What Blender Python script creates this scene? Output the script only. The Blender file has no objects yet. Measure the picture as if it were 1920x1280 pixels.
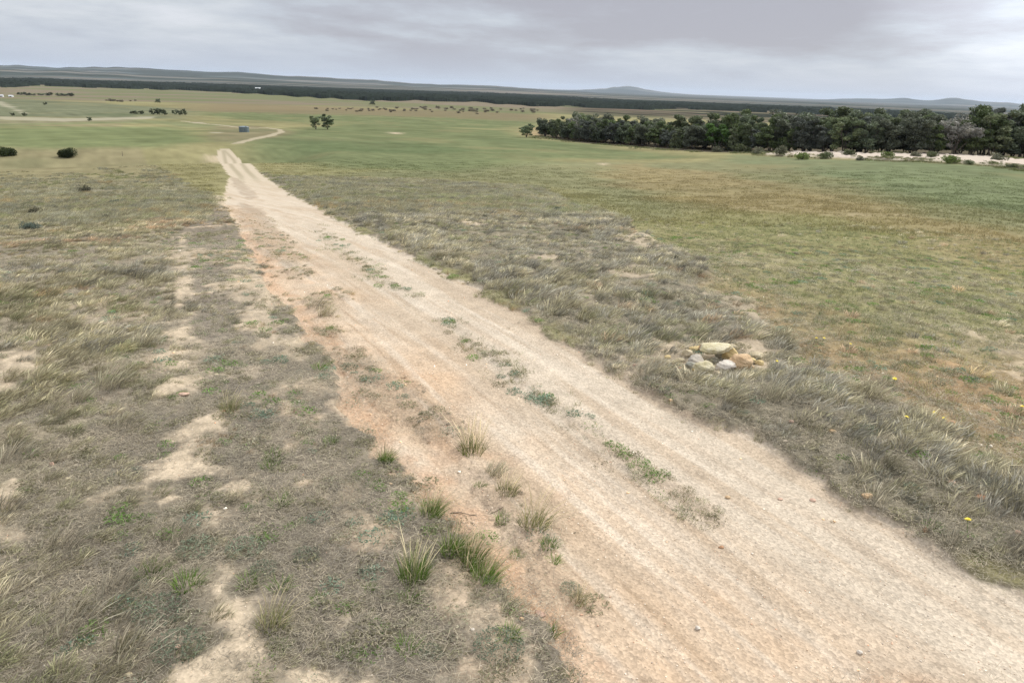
import bpy, bmesh, math, random
import numpy as np
from math import radians as RAD

random.seed(7)
RNG = np.random.default_rng(11)
sc = bpy.context.scene
col = sc.collection
H_CAM = 4.5

# ------------------------------------------------------------------ camera
F_PX = 1297.0                      # focal length in photo pixels (1920 wide)
PITCH = math.atan(477.0 / F_PX)
ROLL = RAD(2.1)
fwd = np.array([0, math.cos(PITCH), -math.sin(PITCH)])
up0 = np.array([0, math.sin(PITCH), math.cos(PITCH)])
rt0 = np.array([1.0, 0, 0])
rt = math.cos(ROLL) * rt0 + math.sin(ROLL) * up0
up = -math.sin(ROLL) * rt0 + math.cos(ROLL) * up0

cam_d = bpy.data.cameras.new("camera")
cam = bpy.data.objects.new("camera", cam_d)
col.objects.link(cam)
cam_d.lens = F_PX / 1920 * 36
cam_d.sensor_width = 36
cam_d.clip_start = 0.1
cam_d.clip_end = 200000
from mathutils import Matrix, Vector
cam.matrix_world = Matrix(((rt[0], up[0], -fwd[0], 0), (rt[1], up[1], -fwd[1], 0),
                           (rt[2], up[2], -fwd[2], H_CAM), (0, 0, 0, 1)))
sc.camera = cam

# ------------------------------------------------------------------ noise
def _hash(ix, iy, seed):
    h = (ix.astype(np.int64) * 374761393 + iy.astype(np.int64) * 668265263 + seed * 2147483647) & 0xFFFFFFFF
    h = ((h ^ (h >> 13)) * 1274126177) & 0xFFFFFFFF
    h = (h ^ (h >> 16)) & 0xFFFFFF
    return h.astype(np.float32) / np.float32(0xFFFFFF)

def vnoise(x, y, seed=0):
    ix = np.floor(x); iy = np.floor(y)
    fx = (x - ix).astype(np.float32); fy = (y - iy).astype(np.float32)
    fx = fx * fx * (3 - 2 * fx); fy = fy * fy * (3 - 2 * fy)
    a = _hash(ix, iy, seed); b = _hash(ix + 1, iy, seed)
    c = _hash(ix, iy + 1, seed); d = _hash(ix + 1, iy + 1, seed)
    return (a + (b - a) * fx + (c - a) * fy + (a - b - c + d) * fx * fy) * 2 - 1

def fbm(x, y, scale, octv=4, seed=0, gain=0.55):
    """about -1..1; scale = size in metres of the largest feature"""
    x = np.asarray(x, dtype=np.float64) / scale; y = np.asarray(y, dtype=np.float64) / scale
    s = 0; a = 1.0; t = 0
    for k in range(octv):
        s = s + a * vnoise(x + 17.3 * k, y - 9.1 * k, seed + k * 13)
        t += a * 0.6; a *= gain
        x, y = (x * 0.8 - y * 0.6) * 2.03, (x * 0.6 + y * 0.8) * 2.03
    return np.clip(s / t, -1.4, 1.4)

def sstep(a, b, x):
    t = np.clip((x - a) / (b - a), 0, 1)
    return t * t * (3 - 2 * t)

# ------------------------------------------------------------------ terrain
_pr = [0, 12, 20, 30, 45, 65, 90, 130, 180, 240, 400, 700, 1500, 3000, 6000, 10000, 60000]
_pz = [0, -.1, -.5, -1.4, -3.0, -5.2, -7.2, -9.5, -11.2, -12.8, -17.5, -23, -36, -42, -48, -52, -66]
_lr = np.linspace(0, math.log(70000), 1400)
_lz = np.interp(np.exp(_lr), _pr, _pz)
_k = np.exp(-np.linspace(-2.2, 2.2, 61) ** 2); _k /= _k.sum()
_lz = np.convolve(np.pad(_lz, 30, mode='edge'), _k, mode='valid')

def T(x, y):
    """height of the land without its small bumps"""
    x = np.asarray(x, dtype=np.float64); y = np.asarray(y, dtype=np.float64)
    r = np.hypot(x, y) + 1e-6
    az = np.degrees(np.arctan2(x, y))
    z = np.interp(np.log(np.maximum(r, 1)), _lr, _lz)
    front = 1 - sstep(70, 130, np.abs(az)) * (1 - sstep(300, 900, r))
    z = z * (0.35 + 0.65 * front)
    rightflat = sstep(6, 36, az) * (1 - sstep(170, 420, r)) * front
    z = z * (1 - 0.38 * rightflat)
    # dip behind the crest of the slope, left
    w = sstep(-14, -18, az) * (1 - sstep(50, 75, np.abs(az)))
    z = z - 2.6 * w * np.exp(-((r - 160) / 17) ** 2)
    # soft undulation of the paddocks
    z = z + sstep(60, 200, r) * (1 - sstep(2500, 6000, r)) * 0.5 * fbm(x, y, 90, 2, 91)
    z = z + sstep(1200, 3000, r) * 4.0 * fbm(x, y, 1500, 3, 5)
    # far ranges
    lr = np.log(r)
    lw = sstep(10, -14, az) * (1 - sstep(100, 140, np.abs(az)))
    ridge = 95 + 30 * vnoise(az / 7.0, az * 0, 31) + 16 * vnoise(az / 2.3, az * 0 + 3, 32) + 6 * vnoise(az / .7, az * 0 + 3, 33)
    z = z + lw * ridge * np.exp(-((lr - math.log(12500)) / .17) ** 2)
    ridge2 = 60 + 30 * vnoise(az / 5.0, az * 0 + 8, 36) + 12 * vnoise(az / 1.6, az * 0 + 3, 37)
    z = z + sstep(16, -20, az) * (1 - sstep(100, 140, np.abs(az))) * ridge2 * np.exp(-((lr - math.log(7600)) / .12) ** 2) * .6
    far = np.exp(-((lr - math.log(24000)) / .09) ** 2)
    for a0, wd, hh in ((8.1, 1.3, 105), (9.2, 3.2, 70), (6.0, 2.0, 40), (30.3, 1.2, 120), (31.2, 3.2, 70), (27.6, 1.2, 75), (25.5, 2.5, 60), (33.5, 2.0, 50)):
        z = z + far * hh * np.exp(-((az - a0) / wd) ** 2) * (1 + .10 * vnoise(az / .5, az * 0, 40))
    z = z + far * 22 * (vnoise(az / 3.0, az * 0, 41) + .6) * (np.abs(az) < 100)
    return z

def unproject(px, py, dz=0.0):
    px = np.atleast_1d(np.asarray(px, float)); py = np.atleast_1d(np.asarray(py, float))
    D = (fwd[None] * F_PX + rt[None] * (px - 960)[:, None] - up[None] * (py - 640)[:, None])
    D /= np.hypot(D[:, 0], D[:, 1])[:, None]
    rr = np.exp(np.linspace(math.log(1.0), math.log(45000), 5000))
    out = np.zeros((len(px), 2))
    for i in range(len(px)):
        z = H_CAM + D[i, 2] * rr
        t = T(D[i, 0] * rr, D[i, 1] * rr)
        t = t + dz
        k = np.nonzero(z < t)[0]
        if len(k) == 0:
            R = 45000
        elif k[0] == 0:
            R = rr[0]
        else:
            j = k[0]; a = z[j - 1] - t[j - 1]; b = t[j] - z[j]
            R = rr[j - 1] + (rr[j] - rr[j - 1]) * a / (a + b)
        out[i] = (D[i, 0] * R, D[i, 1] * R)
    return out

BUMPS = False      # once the small bumps are defined, points land on them too
def at(px, py):
    p = unproject(px, py)[0]
    if BUMPS and np.hypot(*p) < 150:
        for _ in range(2):
            p = unproject(px, py, float(ground_z(p[0], p[1])[0] - T(p[0], p[1])))[0]
    return float(p[0]), float(p[1])

# ------------------------------------------------------------------ distance fields in (azimuth, log radius): scale-free
def lp(x, y):
    return np.arctan2(x, y), np.log(np.hypot(x, y) + 1e-6)

def seg_dist(U, V, P, closed):
    n = len(P); best = np.full(U.shape, 1e9)
    for i in range(n if closed else n - 1):
        a = P[i]; b = P[(i + 1) % n]; e = b - a
        L = e @ e + 1e-12
        t = np.clip(((U - a[0]) * e[0] + (V - a[1]) * e[1]) / L, 0, 1)
        d = (U - a[0] - t * e[0]) ** 2 + (V - a[1] - t * e[1]) ** 2
        best = np.minimum(best, d)
    return np.sqrt(best)

def inside(U, V, P):
    n = len(P); c = np.zeros(U.shape, bool)
    for i in range(n):
        a = P[i]; b = P[(i + 1) % n]
        if a[1] == b[1]:
            continue
        cond = (a[1] > V) != (b[1] > V)
        c ^= cond & (U < (b[0] - a[0]) * (V - a[1]) / (b[1] - a[1]) + a[0])
    return c

class Poly:
    """outline given on the photograph, kept in world space"""
    def __init__(s, pts, closed=True):
        w = unproject([p[0] for p in pts], [p[1] for p in pts])
        s.w = w; s.closed = closed
        s.P = np.stack(lp(w[:, 0], w[:, 1]), 1)
    def dist(s, x, y, U, V, margin):
        """signed distance in metres (positive inside), -1e3 far outside"""
        lo = s.P.min(0) - margin; hi = s.P.max(0) + margin
        m = (U > lo[0]) & (U < hi[0]) & (V > lo[1]) & (V < hi[1])
        out = np.full(U.shape, -1e3)
        if m.any():
            u = U[m]; v = V[m]; r = np.exp(v)
            d = seg_dist(u, v, s.P, s.closed) * r
            if s.closed:
                d = np.where(inside(u, v, s.P), d, -d)
            else:
                d = -d
            out[m] = d
        return out

RIGHT_EDGE = [(428, 279), (452, 300), (485, 322), (520, 348), (560, 373), (620, 405), (680, 437), (740, 466), (800, 492), (880, 532),
              (960, 578), (1040, 628), (1110, 672), (1180, 712), (1240, 752), (1310, 792), (1400, 822), (1470, 862), (1560, 925),
              (1640, 970), (1720, 1008), (1800, 1048), (1860, 1080), (1930, 1120), (2200, 1250), (2500, 1420)]
LEFT_EDGE = [(1200, 1500), (1085, 1300), (1060, 1240), (1000, 1160), (950, 1100), (900, 1040), (850, 985), (790, 930), (735, 890), (700, 850),
             (680, 790), (645, 740), (615, 690), (580, 640), (550, 600), (520, 560), (490, 510), (462, 460), (440, 420), (420, 385), (424, 350),
             (430, 332), (418, 315), (408, 296), (406, 281)]
P_ROAD = Poly(RIGHT_EDGE + LEFT_EDGE)
P_ROADFAR = Poly([(441, 270), (470, 262), (505, 255), (528, 248), (524, 243), (500, 240), (475, 241), (440, 238), (405, 234), (372, 231), (340, 227)], closed=False)
P_RUST = Poly([(560, 470), (640, 530), (720, 590), (800, 640), (880, 710), (960, 790), (1040, 850), (1160, 920), (1300, 1000), (1420, 1080), (1560, 1170),
               (1700, 1260), (1900, 1400), (1200, 1500), (1060, 1240), (900, 1040), (735, 890), (680, 790), (615, 690), (550, 600), (480, 500), (440, 420), (420, 385), (450, 390), (500, 430)])
P_MIDSTRIP = Poly([(585, 425), (640, 468), (700, 512), (760, 556)], closed=False)
P_MIDSTRIP2 = Poly([(830, 600), (880, 640), (960, 708), (1040, 770), (1120, 832), (1200, 882), (1280, 930), (1330, 968)], closed=False)
P_TUFT = [Poly(p) for p in (
    [(432, 330), (455, 340), (490, 370), (470, 375), (440, 350)],
    [(450, 380), (490, 395), (520, 430), (560, 480), (590, 520), (560, 525), (520, 500), (480, 460), (455, 420)],
    [(565, 560), (620, 545), (650, 570), (655, 600), (600, 602), (570, 590)],
    [(600, 615), (650, 620), (640, 635), (600, 632)],
    [(610, 650), (690, 650), (720, 700), (790, 760), (850, 790), (890, 840), (870, 860), (820, 830), (760, 790), (700, 750), (640, 700)],
    [(870, 870), (930, 880), (960, 920), (1020, 960), (1050, 1010), (1040, 1050), (990, 1010), (940, 985), (900, 930)],
    [(690, 860), (780, 900), (850, 960), (900, 1020), (940, 1080), (900, 1090), (830, 1000), (760, 930)],
    [(1030, 1070), (1090, 1085), (1095, 1130), (1050, 1110)],
    [(1000, 1165), (1050, 1170), (1060, 1200), (1010, 1195)],
    [(1210, 650), (1240, 700), (1330, 740), (1300, 780), (1240, 740), (1180, 700)],
    [(1740, 985), (1830, 1020), (1800, 1050), (1720, 1010)],
    [(1850, 1060), (1930, 1090), (1920, 1120), (1840, 1090)],
)]
P_VERGE = Poly([(520, 332), (620, 334), (760, 338), (900, 345), (1010, 352), (1060, 385), (1130, 415), (1200, 450), (1260, 490), (1330, 545), (1400, 590),
                (1460, 640), (1560, 715), (1660, 775), (1780, 840), (1920, 915), (2300, 1120), (2500, 1420), (2200, 1250)] + RIGHT_EDGE[:-2][::-1][:-2])
P_LSTRIP = Poly([(400, 320), (425, 400), (470, 500), (560, 630), (640, 750), (700, 860), (800, 950), (900, 1060), (1000, 1180), (1100, 1340), (1150, 1500),
                 (560, 1500), (520, 1280), (420, 1130), (400, 1000), (385, 900), (360, 800), (340, 680), (325, 560), (335, 470), (370, 380)])
P_SAND = [(Poly(p), w) for p, w in (
    ([(330, 800), (385, 785), (425, 850), (490, 915), (450, 950), (380, 925), (300, 950), (200, 950), (180, 930), (260, 885), (300, 850)], 1.0),
    ([(270, 1290), (370, 1230), (480, 1160), (570, 1180), (640, 1225), (680, 1290), (720, 1400), (260, 1400)], 1.0),
    ([(415, 1100), (460, 1110), (450, 1150), (430, 1190), (385, 1180)], .9),
    ([(335, 500), (355, 500), (358, 600), (348, 690), (372, 790), (335, 795), (322, 640)], .95),
    ([(0, 690), (70, 668), (50, 740), (-40, 800), (-60, 700)], .9),
    ([(415, 530), (490, 520), (540, 640), (600, 690), (520, 690), (470, 620), (420, 560)], .75),
    ([(120, 585), (210, 572), (310, 578), (260, 625), (140, 612)], .6),
    ([(-60, 930), (40, 950), (70, 1000), (30, 1040), (-60, 1050)], .8),
    ([(390, 368), (440, 370), (450, 395), (400, 385)], .9),
    ([(385, 290), (420, 294), (425, 306), (385, 304)], .8),
    ([(440, 700), (560, 715), (620, 760), (540, 750), (450, 730)], .4),
    ([(1185, 678), (1230, 650), (1300, 640), (1400, 655), (1430, 680), (1400, 708), (1300, 712), (1230, 706)], .9),
        ([(860, 424), (905, 420), (945, 427), (900, 434), (862, 432)], .9),
    ([(965, 372), (1010, 372), (1060, 378), (1000, 380)], .9),
    ([(1130, 515), (1215, 508), (1220, 535), (1140, 535)], .9),
    ([(1130, 445), (1200, 440), (1250, 480), (1190, 475)], .7),
    ([(1000, 495), (1040, 495), (1030, 508), (1000, 506)], .7),
    ([(1295, 525), (1350, 550), (1420, 600), (1500, 645), (1440, 635), (1360, 590)], .55),
    ([(1820, 640), (1990, 650), (1990, 740), (1880, 720)], .6),
    ([(730, 248), (755, 249), (750, 252), (732, 251)], 1.0),
    ([(1122, 306), (1140, 306), (1138, 310), (1124, 310)], .9),
)]
P_WLINE = Poly([(346, 440), (345, 500), (346, 560), (345, 620), (350, 700), (362, 790), (385, 880), (410, 1000), (430, 1120), (470, 1230), (520, 1400)], closed=False)
P_EARTH = Poly([(1290, 540), (1400, 585), (1520, 650), (1650, 690), (1780, 700), (1990, 680), (2500, 800), (2500, 1200), (1920, 915), (1660, 775), (1460, 640)])
P_GREENS = [(Poly(p), c, w, a, s) for p, c, w, a, s in (
    # paddock middle, olive
    ([(560, 332), (1000, 346), (1150, 410), (1300, 500), (1440, 600), (1600, 680), (2300, 760), (2300, 380), (1400, 300), (1000, 305)], (140, 139, 106), 6, 5, 25),
    ([(1330, 420), (1500, 400), (1700, 420), (1990, 500), (2300, 600), (2300, 700), (1900, 610), (1600, 520), (1400, 470)], (156, 143, 108), 4, 6, 12),
    ([(1290, 400), (1500, 395), (1700, 470), (1900, 560), (2100, 640), (1800, 620), (1600, 520), (1350, 470)], (147, 143, 104), 3, 4, 12),
    ([(1120, 310), (1200, 305), (1400, 330), (1700, 400), (1950, 480), (2200, 540), (1700, 480), (1350, 390)], (155, 143, 108), 5, 6, 18),
    ([(430, 276), (600, 320), (900, 328), (1100, 300), (1250, 300), (1330, 296), (1020, 262), (960, 246), (700, 232), (560, 240), (450, 262)], (121, 128, 93), 8, 6, 40),
    ([(1340, 300), (1550, 330), (1750, 380), (1990, 430), (2400, 480), (2400, 330), (1920, 318), (1600, 300), (1380, 290)], (128, 136, 103), 4, 4, 18),
    ([(520, 262), (800, 270), (1000, 285), (800, 290), (560, 290)], (110, 121, 87), 5, 8, 40),
    ([(-900, 275), (0, 274), (120, 278), (330, 280), (410, 262), (330, 238), (0, 236), (-900, 236)], (126, 133, 95), 8, 4, 40),
    ([(-900, 240), (0, 236), (250, 232), (380, 240), (480, 250), (420, 232), (200, 222), (-900, 222)], (132, 135, 100), 8, 8, 40),
    ([(-900, 236), (0, 232), (250, 228), (260, 222), (0, 224), (-900, 226)], (140, 136, 108), 6, 6, 40),
    ([(400, 247), (400, 262), (440, 268), (520, 256), (540, 246), (470, 236), (400, 236)], (140, 132, 104), 4, 4, 20),
    ([(355, 215), (600, 232), (960, 244), (1010, 235), (1010, 205), (700, 209), (355, 207)], (121, 128, 93), 15, 10, 80),
    ([(-900, 222), (0, 218), (350, 224), (350, 205), (0, 185), (-900, 180)], (122, 125, 100), 15, 10, 100),
    ([(990, 240), (1014, 238), (1016, 258), (975, 252)], (168, 150, 116), 3, 3, 10),
)]
P_BANK = Poly([(1430, 291), (1500, 295), (1600, 299), (1700, 303), (1800, 307), (1870, 312), (1930, 320), (2100, 336), (2100, 322), (1960, 304),
               (1930, 303), (1800, 292), (1700, 291), (1600, 290), (1500, 287)])
P_BELT = Poly([(1010, 250), (1018, 260), (1100, 269), (1200, 277), (1300, 284), (1450, 289), (1600, 291), (1750, 293), (1920, 302), (2200, 320), (2400, 300), (2200, 262), (1900, 256), (1600, 252), (1300, 248), (1100, 246)])
P_WHITE = [Poly(p) for p in (
    [(0, 190), (22, 198), (45, 208), (44, 213), (20, 206), (-20, 194)],
    [(360, 229), (385, 229), (385, 232), (362, 232)],
    [(395, 248), (425, 248), (425, 250), (398, 251)],
    [(0, 219), (120, 222), (290, 219), (290, 223), (120, 228), (0, 225)],
    [(1280, 277), (1292, 280), (1290, 283), (1280, 281)],
)]

def srgb(c):
    c = np.asarray(c, float) / 255
    return np.where(c <= .04045, c / 12.92, ((c + .055) / 1.055) ** 2.4)
K_ALB = 1 / 1.5
GRASS_K = 1.95
def alb(c, k=K_ALB):
    return srgb(c) * k

PIT = at(1334, 688)
RP0 = np.array(at(1250, 850)); RP1 = np.array(at(620, 470))
RD = (RP1 - RP0) / np.linalg.norm(RP1 - RP0); RN = np.array([RD[1], -RD[0]])

def zones(x, y):
    """all masks of the land at world points"""
    x = np.asarray(x, float); y = np.asarray(y, float)
    U, V = lp(x, y); r = np.exp(V)
    Z = {}
    n1 = fbm(x, y, 1.3, 4, 1); n2 = fbm(x, y, .35, 4, 2); n3 = fbm(x, y, 6, 4, 3)
    Z['n1'] = n1; Z['n2'] = n2; Z['n3'] = n3
    d = P_ROAD.dist(x, y, U, V, .5) + .18 * n1 + .18 * n2
    Z['road_d'] = d
    road = sstep(-.03, .05, d)
    fd = P_ROADFAR.dist(x, y, U, V, .2)
    two = np.where(fd > -100, sstep(-1.5, -.9, fd + .5 * n3) * sstep(-.75, -.35, -np.abs(fbm(x, y, 30, 2, 46)) + .4) , 0)
    # beyond the crest the track is two wheel lines
    Z['roadfar'] = two
    Z['road'] = np.maximum(road, two)
    tuft = np.zeros_like(x)
    for P in P_TUFT:
        tuft = np.maximum(tuft, sstep(-.15, .15, P.dist(x, y, U, V, .3) + .30 * n1 + .2 * n2))
    crown_strip = np.exp(-(P_MIDSTRIP.dist(x, y, U, V, .3) / .30) ** 2) * sstep(-.5, .5, n2 + .3 * n1)
    crown2 = np.exp(-(P_MIDSTRIP2.dist(x, y, U, V, .3) / .20) ** 2) * sstep(-.9, .0, n2 + .3 * n1)
    Z['tuft'] = tuft; Z['strip'] = np.maximum(crown_strip * .9, crown2)
    Z['verge'] = sstep(-.3, .3, P_VERGE.dist(x, y, U, V, .4) + .6 * n1 + .2 * n2) * (1 - Z['road'])
    Z['lstrip'] = sstep(-.5, .5, P_LSTRIP.dist(x, y, U, V, .4) + .6 * n1)
    pale = sstep(.45, .9, fbm(x, y, 1.9, 4, 160)) * (r < 60) * (.3 + .6 * Z['lstrip']); sand = pale * .8
    for P, w in P_SAND:
        dd = P.dist(x, y, U, V, .3)
        rr = np.maximum(1, r / 12)
        sand = np.maximum(sand, w * sstep(-.12, .16, (dd - .04 + (.50 if w < .92 else .30) * n1 + .40 * n2) / rr))
    wl = P_WLINE.dist(x, y, U, V, .3); sand = np.maximum(sand, np.exp(-(wl / .22) ** 2) * sstep(-.6, .2, n2 + .6 * n1) * .85)
    Z['sand'] = sand
    # right of the verge
    rp = (x - RP0[0]) * RN[0] + (y - RP0[1]) * RN[1]
    side = sstep(0.3, 1.6, rp)
    Z['paddock'] = side * (1 - Z['verge']) * (1 - Z['road'])
    Z['earth'] = sstep(-2.5, 2.5, P_EARTH.dist(x, y, U, V, .5) + 1.2 * n3) * Z['paddock']
    Z['rust'] = sstep(-.7, .7, P_RUST.dist(x, y, U, V, .5) + .3 * n1)
    Z['bank'] = sstep(-.6, .6, P_BANK.dist(x, y, U, V, .2) + 1.0 * n1 + .5 * fbm(x, y, 5, 2, 77))
    Z['along'] = (x - RP0[0]) * RD[0] + (y - RP0[1]) * RD[1]
    Z['across'] = rp
    Z['r'] = r; Z['U'] = U; Z['V'] = V
    return Z

def mix(c, c2, m):
    return c + (np.asarray(c2)[None] - c) * np.asarray(m)[:, None]

def land_colour(x, y, Z):
    r, U, V = Z['r'], Z['U'], Z['V']; n1, n2, n3 = Z['n1'], Z['n2'], Z['n3']
    n = len(x)
    C = np.tile(alb((142, 133, 115)), (n, 1))
    C = mix(C, alb((162, 150, 128)), sstep(-.2, .7, n1) * .6)
    C = mix(C, alb((122, 113, 100)), sstep(0, .7, -n1 + .4 * n2) * .6)
    # by distance the litter is hidden and only grass colour is left
    farg = sstep(35, 90, r)
    C = mix(C, alb((146, 141, 118)), farg * .9)
    tan = sstep(75, 110, r) * (U < -.35)
    C = mix(C, alb((150, 142, 110)), tan)
    C = mix(C, alb((140, 130, 118)), Z['lstrip'] * (.45 + .3 * n3).clip(0, 1))
    C = mix(C, alb((205, 184, 158)), Z['lstrip'] * sstep(.45, .95, n1 + .6 * n2) * .8)
    # paddock
    pd = Z['paddock']
    rw = np.sin((x * RN[0] + y * RN[1]) * 2 * math.pi / .55 + 1.0 * n3)
    C = mix(C, alb((152, 146, 108)), pd)
    C = C * (1 + .10 * rw * pd * (1 - sstep(25, 40, r)))[:, None]
    for P, c, w, a, s in P_GREENS:
        m = sstep(-w, w, P.dist(x, y, U, V, .6) + a * fbm(x, y, s, 4, int(s)))
        C = mix(C, alb(c), m * (1 - Z['verge']))
    C = mix(C, alb((168, 137, 107)), Z['earth'] * (.8 + .3 * n1).clip(0, 1))
    C = mix(C, alb((196, 160, 124)), Z['earth'] * sstep(.3, .9, n1 + .5 * n2) * .7)
    C = mix(C, alb((138, 131, 112)), Z['verge'] * (r < 400) * .9)
    # faint drilling and mowing lines plus broad tone changes of the fields
    fl = fbm(x, y, 55, 4, 60) * .5 + .5 * fbm(x * .25 + y * .1, y, 16, 3, 61)
    fm = sstep(40, 90, r) * (1 - sstep(700, 1100, r))
    C = C * (1 + (.13 * fl * fm))[:, None]
    fine_ = fbm(x, y, 2.2, 3, 161) * sstep(45, 80, r) * (1 - sstep(160, 260, r)) + fbm(x, y, 7, 3, 162) * sstep(120, 220, r) * (1 - sstep(600, 900, r)) + fbm(x, y, 30, 4, 163) * sstep(400, 700, r) * (1 - sstep(2500, 4000, r))
    C = C * (1 + .17 * fine_)[:, None]
    rows_ = np.sin((x * RN[0] + y * RN[1]) * 2 * math.pi / 2.4 + .8 * n3) * sstep(30, 60, r) * (1 - sstep(130, 220, r)) + np.sin((x * .8 + y * .6) * 2 * math.pi / 9 + n3) * sstep(120, 220, r) * (1 - sstep(500, 800, r))
    C = C * (1 + .045 * rows_ * (1 - Z['verge']))[:, None]
    C = mix(C, alb((148, 142, 106)), sstep(60, 120, r) * (1 - sstep(700, 1000, r)) * sstep(.2, .9, fbm(x, y, 28, 4, 164)) * .45)
    C = mix(C, alb((150, 134, 108)), fm * sstep(.45, .95, fbm(x, y, 70, 4, 66)) * .12)
    C = mix(C, alb((96, 108, 78)), fm * sstep(.4, .95, fbm(x, y, 48, 4, 67)) * .35)
    # scrubby brown band, then the far country
    az = np.degrees(U)
    b = sstep(570, 640, r + 40 * n3 + 45 * fbm(x, y, 120, 3, 71)) * (1 - sstep(880, 1020, r + 90 * fbm(x, y, 160, 3, 72))) * sstep(-27, -22, az) * (1 - sstep(0, 4, az))
    C = mix(C, alb((138, 124, 100)), b * .75)
    g2 = sstep(900, 1050, r)
    C = mix(C, alb((124, 126, 94)), g2)
    tn = fbm(U * 400, V * 900, 60, 4, 73)
    C = mix(C, alb((142, 128, 112)), g2 * sstep(-.1, .3, tn) * .8)
    f3 = sstep(3200, 3900, r)
    C = mix(C, alb((92, 100, 96)), f3)
    st = fbm(U * 350, V * 2600, 90, 4, 74)
    C = mix(C, alb((132, 124, 112)), f3 * sstep(.15, .45, st))
    C = mix(C, alb((58, 64, 50)), f3 * sstep(.0, .25, -st + .1) * .9)
    rl = sstep(900, 1200, r) * sstep(2, 6, az)
    st2 = fbm(U * 300 + 50, V * 2400, 80, 4, 75)
    C = mix(C, alb((58, 60, 50)), rl * (1 - f3) * sstep(-.1, .15, st2))
    C = mix(C, alb((128, 112, 98)), rl * (1 - f3) * sstep(.15, .35, -st2))
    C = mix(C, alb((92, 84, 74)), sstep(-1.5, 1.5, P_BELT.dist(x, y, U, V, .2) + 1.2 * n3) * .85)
    # light scars
    for P in P_WHITE:
        w = np.maximum(r / 200, .5)
        C = mix(C, alb((190, 182, 160)), sstep(-1, 1, (P.dist(x, y, U, V, .1) - 1.2 + 3.5 * fbm(x, y, 22, 4, 47)) / w) * .6)
    C = mix(C, alb((210, 192, 166)), Z['sand'] * (.88 + .2 * n2).clip(0, 1) * (1 - Z['road']))
    fl_ = (1 - sstep(25, 60, r))
    fk = fbm(x, y, .10, 3, 95)
    C = C * (1 + .26 * fk * fl_ * (1 - .5 * Z['sand']))[:, None]
    # the track
    al, ac = Z['along'], Z['across']
    streak = fbm(ac * 6, al * .35, 1.6, 4, 80)
    streak2 = fbm(ac * 14, al * .7, 1.6, 3, 81)
    R = np.tile(alb((211, 196, 175)), (n, 1))
    R = mix(R, alb((212, 182, 150)), Z['rust'] * (.55 + .3 * n1).clip(0, 1))
    R = mix(R, alb((200, 180, 156)), sstep(.15, .9, streak) * .55)
    R = mix(R, alb((222, 208, 188)), sstep(.1, .8, -streak) * .6)
    R = mix(R, alb((188, 166, 140)), sstep(.1, .8, fbm(ac * 3, al * .22, 1.6, 3, 83) + .3 * streak2) * .5)
    R = mix(R, alb((176, 150, 122)), sstep(.35, 1.0, streak2) * .45 * Z['rust'])
    R = mix(R, alb((222, 182, 148)), sstep(.3, .9, fbm(x, y, .9, 3, 82)) * Z['rust'] * .3)
    R = mix(R, alb((206, 192, 168)), sstep(50, 110, r) * .8)
    R = mix(R, alb((176, 166, 140)), sstep(165, 200, r) * .85)
    # pale powdery shoulder
    R = mix(R, alb((150, 132, 112)), np.maximum(Z['tuft'] * .45, Z['strip'] * .4) * (.8 + .3 * n2).clip(0, 1))
    R = mix(R, alb((212, 164, 126)), sstep(.5, .1, Z['road_d']) * Z['rust'] * (r < 30) * .55)
    mid = np.abs(P_ROAD.dist(x, y, U, V, .5) - 1.45)
    R = mix(R, alb((136, 130, 100)), sstep(.6, .1, mid) * sstep(80, 105, r) * .45)
    C = C + (R - C) * Z['road'][:, None]
    C = mix(C, alb((214, 200, 184)), Z['bank'])
    C = C * (1 + .10 * n2 * (1 - sstep(30, 80, r)))[:, None]
    return np.clip(C, .008, .8)

def micro(x, y, Z):
    r = Z['r']
    cz = 1 - np.exp(-(((x - PIT[0]) / 1.5) ** 2 + ((y - PIT[1]) / 1.3) ** 2) ** 2)
    pit = np.exp(-(((x - PIT[0]) / .20) ** 2 + ((y - PIT[1]) / .17) ** 2) ** 2); near = 1 - sstep(60, 140, r)
    off = 1 - Z['road']
    h = near * off * (.05 * Z['n1'] + .018 * Z['n2'])
    h = h + near * Z['road'] * (.012 * fbm(Z['across'] * 5, Z['along'] * .5, 1.6, 3, 80) + .008 * Z['n2'] + Z['rust'] * .022 * fbm(x, y, .28, 3, 170) * sstep(1.6, .6, Z['road_d']) + .05 * np.maximum(Z['tuft'], .5 * Z['strip']))
    h = h + near * .10 * sstep(.08, -.10, Z['road_d'])
    h = h + near * .13 * cz * Z['verge'] * sstep(0, -1.6, Z['road_d']) * (1 + .5 * Z['n1'])
    h = h + Z['bank'] * (.5 + .3 * Z['n1'])
    return h - .16 * pit

def ground_z(x, y, Z=None):
    x = np.atleast_1d(np.asarray(x, float)); y = np.atleast_1d(np.asarray(y, float))
    if Z is None: Z = zones(x, y)
    return T(x, y) + micro(x, y, Z)

BUMPS = True

# ------------------------------------------------------------------ materials
def nt_mat(name):
    m = bpy.data.materials.new(name); m.use_nodes = True
    nt = m.node_tree
    return m, nt, nt.nodes["Principled BSDF"]

def N(nt, t, **kw):
    n = nt.nodes.new(t)
    for k, v in kw.items():
        setattr(n, k, v)
    return n

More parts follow.
